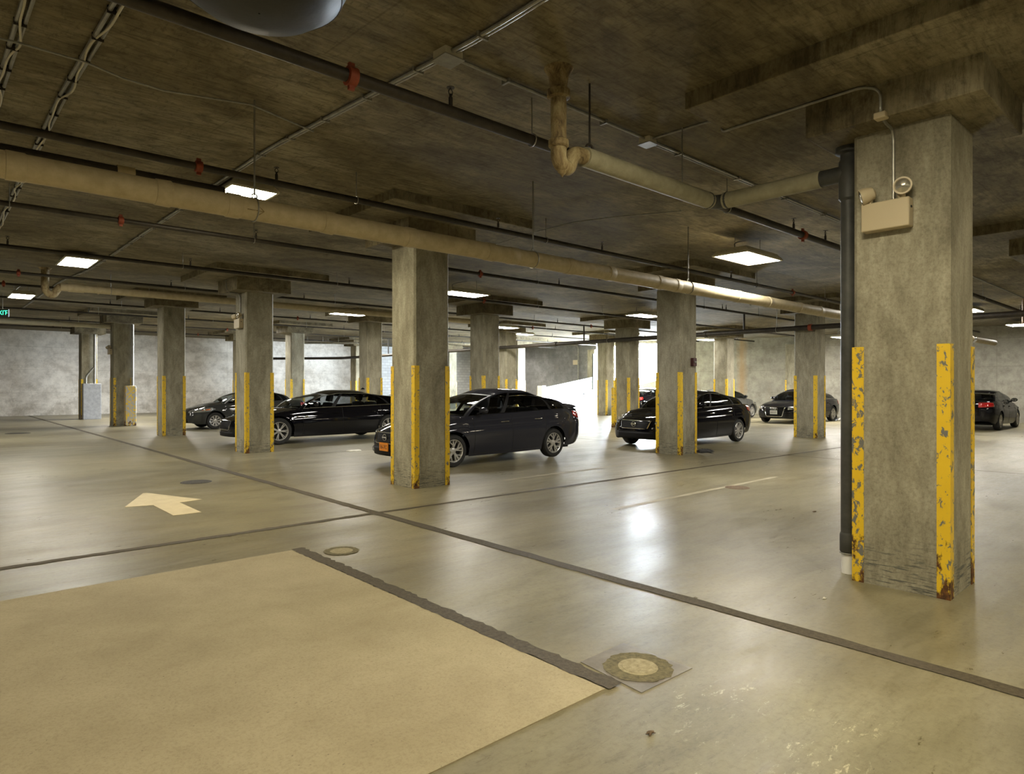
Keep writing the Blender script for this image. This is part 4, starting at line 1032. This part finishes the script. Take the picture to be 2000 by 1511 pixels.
        mir = mm.build('side_mirror', pt, root); MB().lathe([(.003, .062), (.075, .062)], 18, Matrix.Translation(b + Vector((.182, s * .13, .085))) @ Matrix.Diagonal((.8, 1.15, .78, 1)) @ Matrix.Rotation(PI / 2, 4, 'Y'), cap=False).build('mirror_glass', M['chrome'], mir)
    # front details --------------------------------------------------------
    g = P.get('grille')
    if g:
        yl0, yl1, z0, z1 = g
        gr = front_rect('grille', yl0, z0, z1, M['trim'], yl1, 14, 6, .006)
        bars = MB()
        for k in range(P.get('bars', 5)):
            z = z0 + (z1 - z0) * (k + .5) / P.get('bars', 5); w = yl0 + (yl1 - yl0) * (z - z0) / (z1 - z0)
            pl = [cast((-1, y, z), (1, 0, 0)) for y in np.linspace(-w * .97, w * .97, 13)]
            bars.tube([p - Vector((.012, 0, 0)) for p in pl if p], .006, 5)
        bars.build('grille_bars', P.get('barmat', M['trim']), gr)
        fr = MB(); loop = [(-yl0, z0), (yl0, z0), (yl1, z1), (-yl1, z1)]; pl = []
        for a in range(4):
            p, q = loop[a], loop[(a + 1) % 4]
            for t in np.linspace(.06, .94, 9): pl.append(cast((-1, p[0] + (q[0] - p[0]) * t, p[1] + (q[1] - p[1]) * t), (1, 0, 0)))
        fr.tube([p - Vector((.01, 0, 0)) for p in pl if p], .013 if P.get('chrome_grille') else .006, 6, True); fr.build('grille_surround', M['chrome'], gr)
        ze = z0 + (z1 - z0) * P.get('emz', .55); h = cast((-1, 0, ze), (1, 0, 0)); em = MB()
        if P['emblem'] == 'ring_bar':
            ring(em, h - Vector((.028, 0, 0)), (1, 0, 0), .062, .009); em.box((h.x - .04, -.078, ze - .014), (h.x - .02, .078, ze + .014))
        elif P['emblem'] == 'rings':
            for k in range(4): ring(em, h + Vector((-.028, (k - 1.5) * .07, 0)), (1, 0, 0), .046, .0065)
        elif P['emblem'] == 'oval':
            em.tube([h + Vector((-.025, .075 * math.cos(a), .05 * math.sin(a))) for a in np.linspace(0, 2 * PI, 21)[:-1]], .008, 6, True); em.tube([h + Vector((-.025, .04 * math.cos(a), .05 * math.sin(a))) for a in np.linspace(0, 2 * PI, 21)[:-1]], .006, 6, True)
        em.build('emblem', M['chrome'], gr)
    for (yl, z0, z1) in P.get('intake', [(.45, .24, .36)]): front_rect('lower_intake', yl, z0, z1, M['trim'], yl * .94, 12, 3, .006)
    for s in (-1, 1):
        def lampp(nm, y0, x1, zA, zB, zC, zD, mat, n=12, kz=4, off=.007, rear=False):
            rows = []
            for i in range(kz + 1):
                t = i / kz; row = []
                for j in range(n + 1):
                    a = j / n; ph = math.radians(8 + 70 * a)
                    z = (zA + (zC - zA) * a) * (1 - t) + (zB + (zD - zB) * a) * t
                    X = (.30 if not rear else L - .3) + (x1 - (.30 if not rear else L - .3)) * a; Yt = s * (y0 + (hw * .94 - y0) * a ** .75)
                    d = Vector(((1 if not rear else -1) * math.cos(ph), -s * math.sin(ph), 0))
                    row.append((Vector((X, Yt, z)) - d * 1.6, d))
                rows.append(row)
            return patch(nm, rows, mat, None, off)
        hz = P['head']                    # y0, x1, inner bottom, inner top, outer bottom, outer top
        hl = lampp('headlight', *hz, M['headlens'])
        hb = MB()
        for q in (.25, .6):
            ph = math.radians(8 + 70 * q); X = .30 + (hz[1] - .30) * q; Yt = s * (hz[0] + (hw * .94 - hz[0]) * q ** .75); d = Vector((math.cos(ph), -s * math.sin(ph), 0)); zz = (hz[2] + hz[3]) / 2 * (1 - q) + (hz[4] + hz[5]) / 2 * q
            h = cast(Vector((X, Yt, zz)) - d * 1.6, d)
            if h: hb.lathe([(.05, 0), (.045, .012), (.003, .02)], 16, Matrix.Translation(h - d * .008) @ (-d).to_track_quat('Z', 'Y').to_matrix().to_4x4(), cap=False)
        hb.build('projector', M['chrome'], hl)
        if P.get('amber'): lampp('turn_signal', hz[0] + .32, hz[1] - .10, hz[2] + .07, hz[3] - .06, hz[4] + .05, hz[5] - .05, M['amber'], off=.014)
        tz = P['tailamp']
        lampp('tail_light', *tz, M['redlens'], rear=True)
        fy = P.get('fog')
        if fy:
            h = cast((-1, s * fy[0], fy[1]), (1, 0, 0)); MB().lathe([(.06, 0), (.05, .012), (.003, .016)], 16, Matrix.Translation(h - Vector((.004, 0, 0))) @ Matrix.Rotation(-PI / 2, 4, 'Y'), cap=False).build('fog_light', M['headlens'], root)
    pl = P.get('plate')
    if pl:
        z, mat, body = pl; h = cast((-1, 0, z), (1, 0, 0)); xq = h.x - .03
        p_ = MB().box((xq, -.155, z - .08), (xq + .02, .155, z + .08)).build('license_plate', mat, root, bevel=.004)
        add_text('plate_characters', body, .10 if len(body) < 6 else .072, M['ink'], p_, Matrix.Translation((xq - .002, 0, -.005 + z)) @ Matrix.Rotation(-PI / 2, 4, 'Z') @ Matrix.Rotation(PI / 2, 4, 'X'))
    if P.get('rearplate'):
        z = P['rearplate']; h = cast((L + 1, 0, z), (-1, 0, 0)); MB().box((h.x + .005, -.15, z - .075), (h.x + .025, .15, z + .075)).build('license_plate', M['plate_white'], root, bevel=.004)
    if P.get('spoiler'):
        g_ = []
        for y in np.linspace(-hw * .62, hw * .62, 15):
            h = cast((L - .30, y, 3), (0, 0, -1)) or Vector((L - .3, y, tail)); e = .045 * (1 - (abs(y) / (hw * .66)) ** 4)
            g_.append([Vector((L - .36, y, h.z + .0)), Vector((L - .22, y, h.z + e * .8)), Vector((L - .08, y, h.z + e + .02)), Vector((L - .075, y, h.z + e - .01)), Vector((L - .24, y, h.z - .02))])
        MB().grid(g_).build('spoiler', pt, root, smooth=50)
    if P.get('vent'):
        for s in (-1, 1):
            rows = [[((x, s * 3, .74 + .03 * k - .02 * (x - xf)), (0, -s, 0)) for x in np.linspace(xf + RA + .06, xf + RA + .06 + .34, 8)] for k in (0, 1)]
            patch('side_vent', rows, M['chrome'], None, .006)
    if P.get('aerial'):
        q = rows[0][0] if False else None
        MB().lathe([(.05, 0), (.035, .03), (.003, .06)], 10, Matrix.Translation((cx1 - .05, 0, H + .0)) @ Matrix.Diagonal((1.6, .7, 1, 1)), cap=False).build('roof_aerial', M['trim'], root)
    # sill strip at the foot of the doors
    return root

sentra = dict(L=4.92, hw=.88, H=1.535, wb=2.77, fo=1.03, R=.32, A=(1.33, .97, 2.22, 1.43), Cp=(3.62, 1.375, 4.38, 1.06), doors=(1.53, 2.55, 3.52), nose=.70, tail=1.09,
              paint=paint('charcoal_car_paint', (.026, .027, .036)), rim='twist', grille=(.36, .42, .48, .68), bars=4, chrome_grille=1, emblem='ring_bar', head=(.50, .82, .62, .76, .76, .90), tailamp=(.50, 4.48, .80, .98, .92, 1.02),
              intake=[(.62, .24, .40)], plate=(.41, M['plate_orange'], 'E6-7C'), fog=(.62, .33), spoiler=1, chrome_handle=1, uq=.80, shw=.89)
jag = dict(L=5.80, hw=.95, H=1.47, wb=3.40, fo=1.14, R=.36, A=(1.72, .94, 2.72, 1.37), Cp=(4.2, 1.34, 5.3, 1.02), doors=(1.8, 3.0, 4.25), nose=.66, tail=1.00,
           paint=paint('black_car_paint', (.005, .005, .007), .2), rim='split', grille=(.34, .38, .42, .66), bars=6, chrome_grille=1, emblem='none', head=(.5, .75, .60, .74, .72, .82), tailamp=(.55, 5.4, .7, .95, .75, .98),
           intake=[(.6, .24, .36)], chrome=1, vent=1, aerial=1, uq=.80, shw=.89, arc=.14)
jag['emblem'] = 'none_'
grey = dict(L=4.55, hw=.87, H=1.46, wb=2.65, fo=.93, R=.31, A=(1.28, .93, 2.12, 1.37), Cp=(3.2, 1.35, 3.82, 1.01), doors=(1.42, 2.36, 3.18), nose=.66, tail=1.02,
            paint=paint('dark_grey_car_paint', (.042, .044, .043)), rim='cap', grille=(.30, .36, .54, .64), bars=3, emblem='oval', head=(.46, .85, .60, .72, .66, .80), amber=1, tailamp=(.5, 4.2, .72, .92, .75, .93), intake=[(.5, .26, .40)], uq=.86, arc=.09)
altima = dict(L=4.78, hw=.915, H=1.475, wb=2.776, fo=.93, R=.325, A=(1.34, .97, 2.22, 1.39), Cp=(3.35, 1.36, 4.12, 1.05), doors=(1.46, 2.50, 3.42), nose=.68, tail=1.07,
              paint=paint('black_car_paint_deep', (.005, .005, .007), .2), rim='ten', grille=(.40, .46, .50, .70), bars=4, chrome_grille=1, emblem='ring_bar', head=(.54, .85, .62, .76, .76, .90), tailamp=(.5, 4.25, .78, .98, .9, 1.02),
              intake=[(.66, .24, .42)], chrome=1, chrome_handle=1, uq=.80)
audi = dict(L=4.92, hw=.937, H=1.455, wb=2.91, fo=.90, R=.335, A=(1.5, .93, 2.32, 1.37), Cp=(3.25, 1.33, 4.28, 1.0), doors=(1.55, 2.55, 3.5), nose=.68, tail=1.0,
            paint=paint('black_car_paint_blue', (.005, .005, .007), .2), rim='ten', grille=(.34, .44, .30, .70), bars=9, chrome_grille=1, emblem='rings', emz=.80, head=(.52, .8, .58, .72, .66, .76), tailamp=(.5, 4.5, .72, .92, .75, .93),
            intake=[], plate=(.47, M['plate_white'], '8X9·271'), chrome=1, uq=.82)
silver = dict(L=4.6, hw=.88, H=1.44, wb=2.68, fo=.92, R=.32, A=(1.3, .95, 2.1, 1.37), Cp=(3.2, 1.33, 4.05, 1.03), doors=(1.42, 2.5, 3.35), nose=.66, tail=1.02, paint=paint('silver_grey_car_paint', (.085, .085, .08), .5), rim='ten', grille=(.34, .4, .46, .62), bars=4, emblem='oval', head=(.5, .85, .6, .74, .7, .84), tailamp=(.5, 4.2, .72, .92, .75, .93), uq=.82)
acura = dict(L=4.7, hw=.92, H=1.44, wb=2.70, fo=.95, R=.325, A=(1.35, .95, 2.2, 1.37), Cp=(3.3, 1.34, 3.98, 1.03), doors=(1.46, 2.46, 3.3), nose=.66, tail=1.05, paint=paint('black_car_paint_plain', (.005, .005, .007), .2), rim='ten', grille=(.34, .4, .46, .62), bars=4, emblem='oval', head=(.5, .85, .6, .74, .7, .84), tailamp=(.40, 4.30, .82, .99, .86, 1.0), rearplate=.62, uq=.84)
suv = dict(L=4.55, hw=.91, H=1.70, wb=2.62, fo=.9, R=.35, A=(1.2, 1.08, 1.85, 1.58), Cp=(3.75, 1.58, 4.25, 1.12), doors=(1.3, 2.3, 3.25), nose=.80, tail=1.08, paint=paint('pale_silver_car_paint', (.35, .36, .37), .5), rim='ten', grille=(.34, .4, .6, .8), bars=4, emblem='oval', head=(.5, .8, .74, .9, .82, .95), tailamp=(.6, 4.2, .9, 1.1, .9, 1.1), uq=.78)
CARS = [
 ('sedan', 'dark grey sedan with an orange license plate, parked behind the middle column', sentra, (6.355, 10.52, 0), 0),
 ('sedan', 'long black sedan with chrome window trim, behind the emergency lit column', jag, (5.75, 17.35, 0), 0),
 ('sedan', 'dark grey sedan with an amber turn signal, nearest the stained back wall', grey, (6.74, 24.66, 0), 0),
 ('sedan', 'black sedan with a chrome ring emblem grille, cut by the dark column', altima, (12.95, 9.86, 0), .0),
 ('sedan', 'black sedan with a four ring grille and white license plate', audi, (25.5, 12.42, 0), 0),
 ('sedan', 'silver grey sedan with only its front side showing, parked nose to the wall', silver, (30.5, 16.3, 0), PI),
 ('sedan', 'black sedan seen from behind, past the big front column', acura, (30.85, 6.16, 0), PI),
 ('sedan', 'dark sedan showing only a red tail light under the bright doorway', dict(altima, rim='ten', grille=None, plate=None, chrome=0), (30.2, 20.1, 0), PI),
 ('sport_utility_car', 'pale silver tall car barely seen between far columns', suv, (20.3, 33.6, 0), 0),
]
for a in CARS: car(*a)
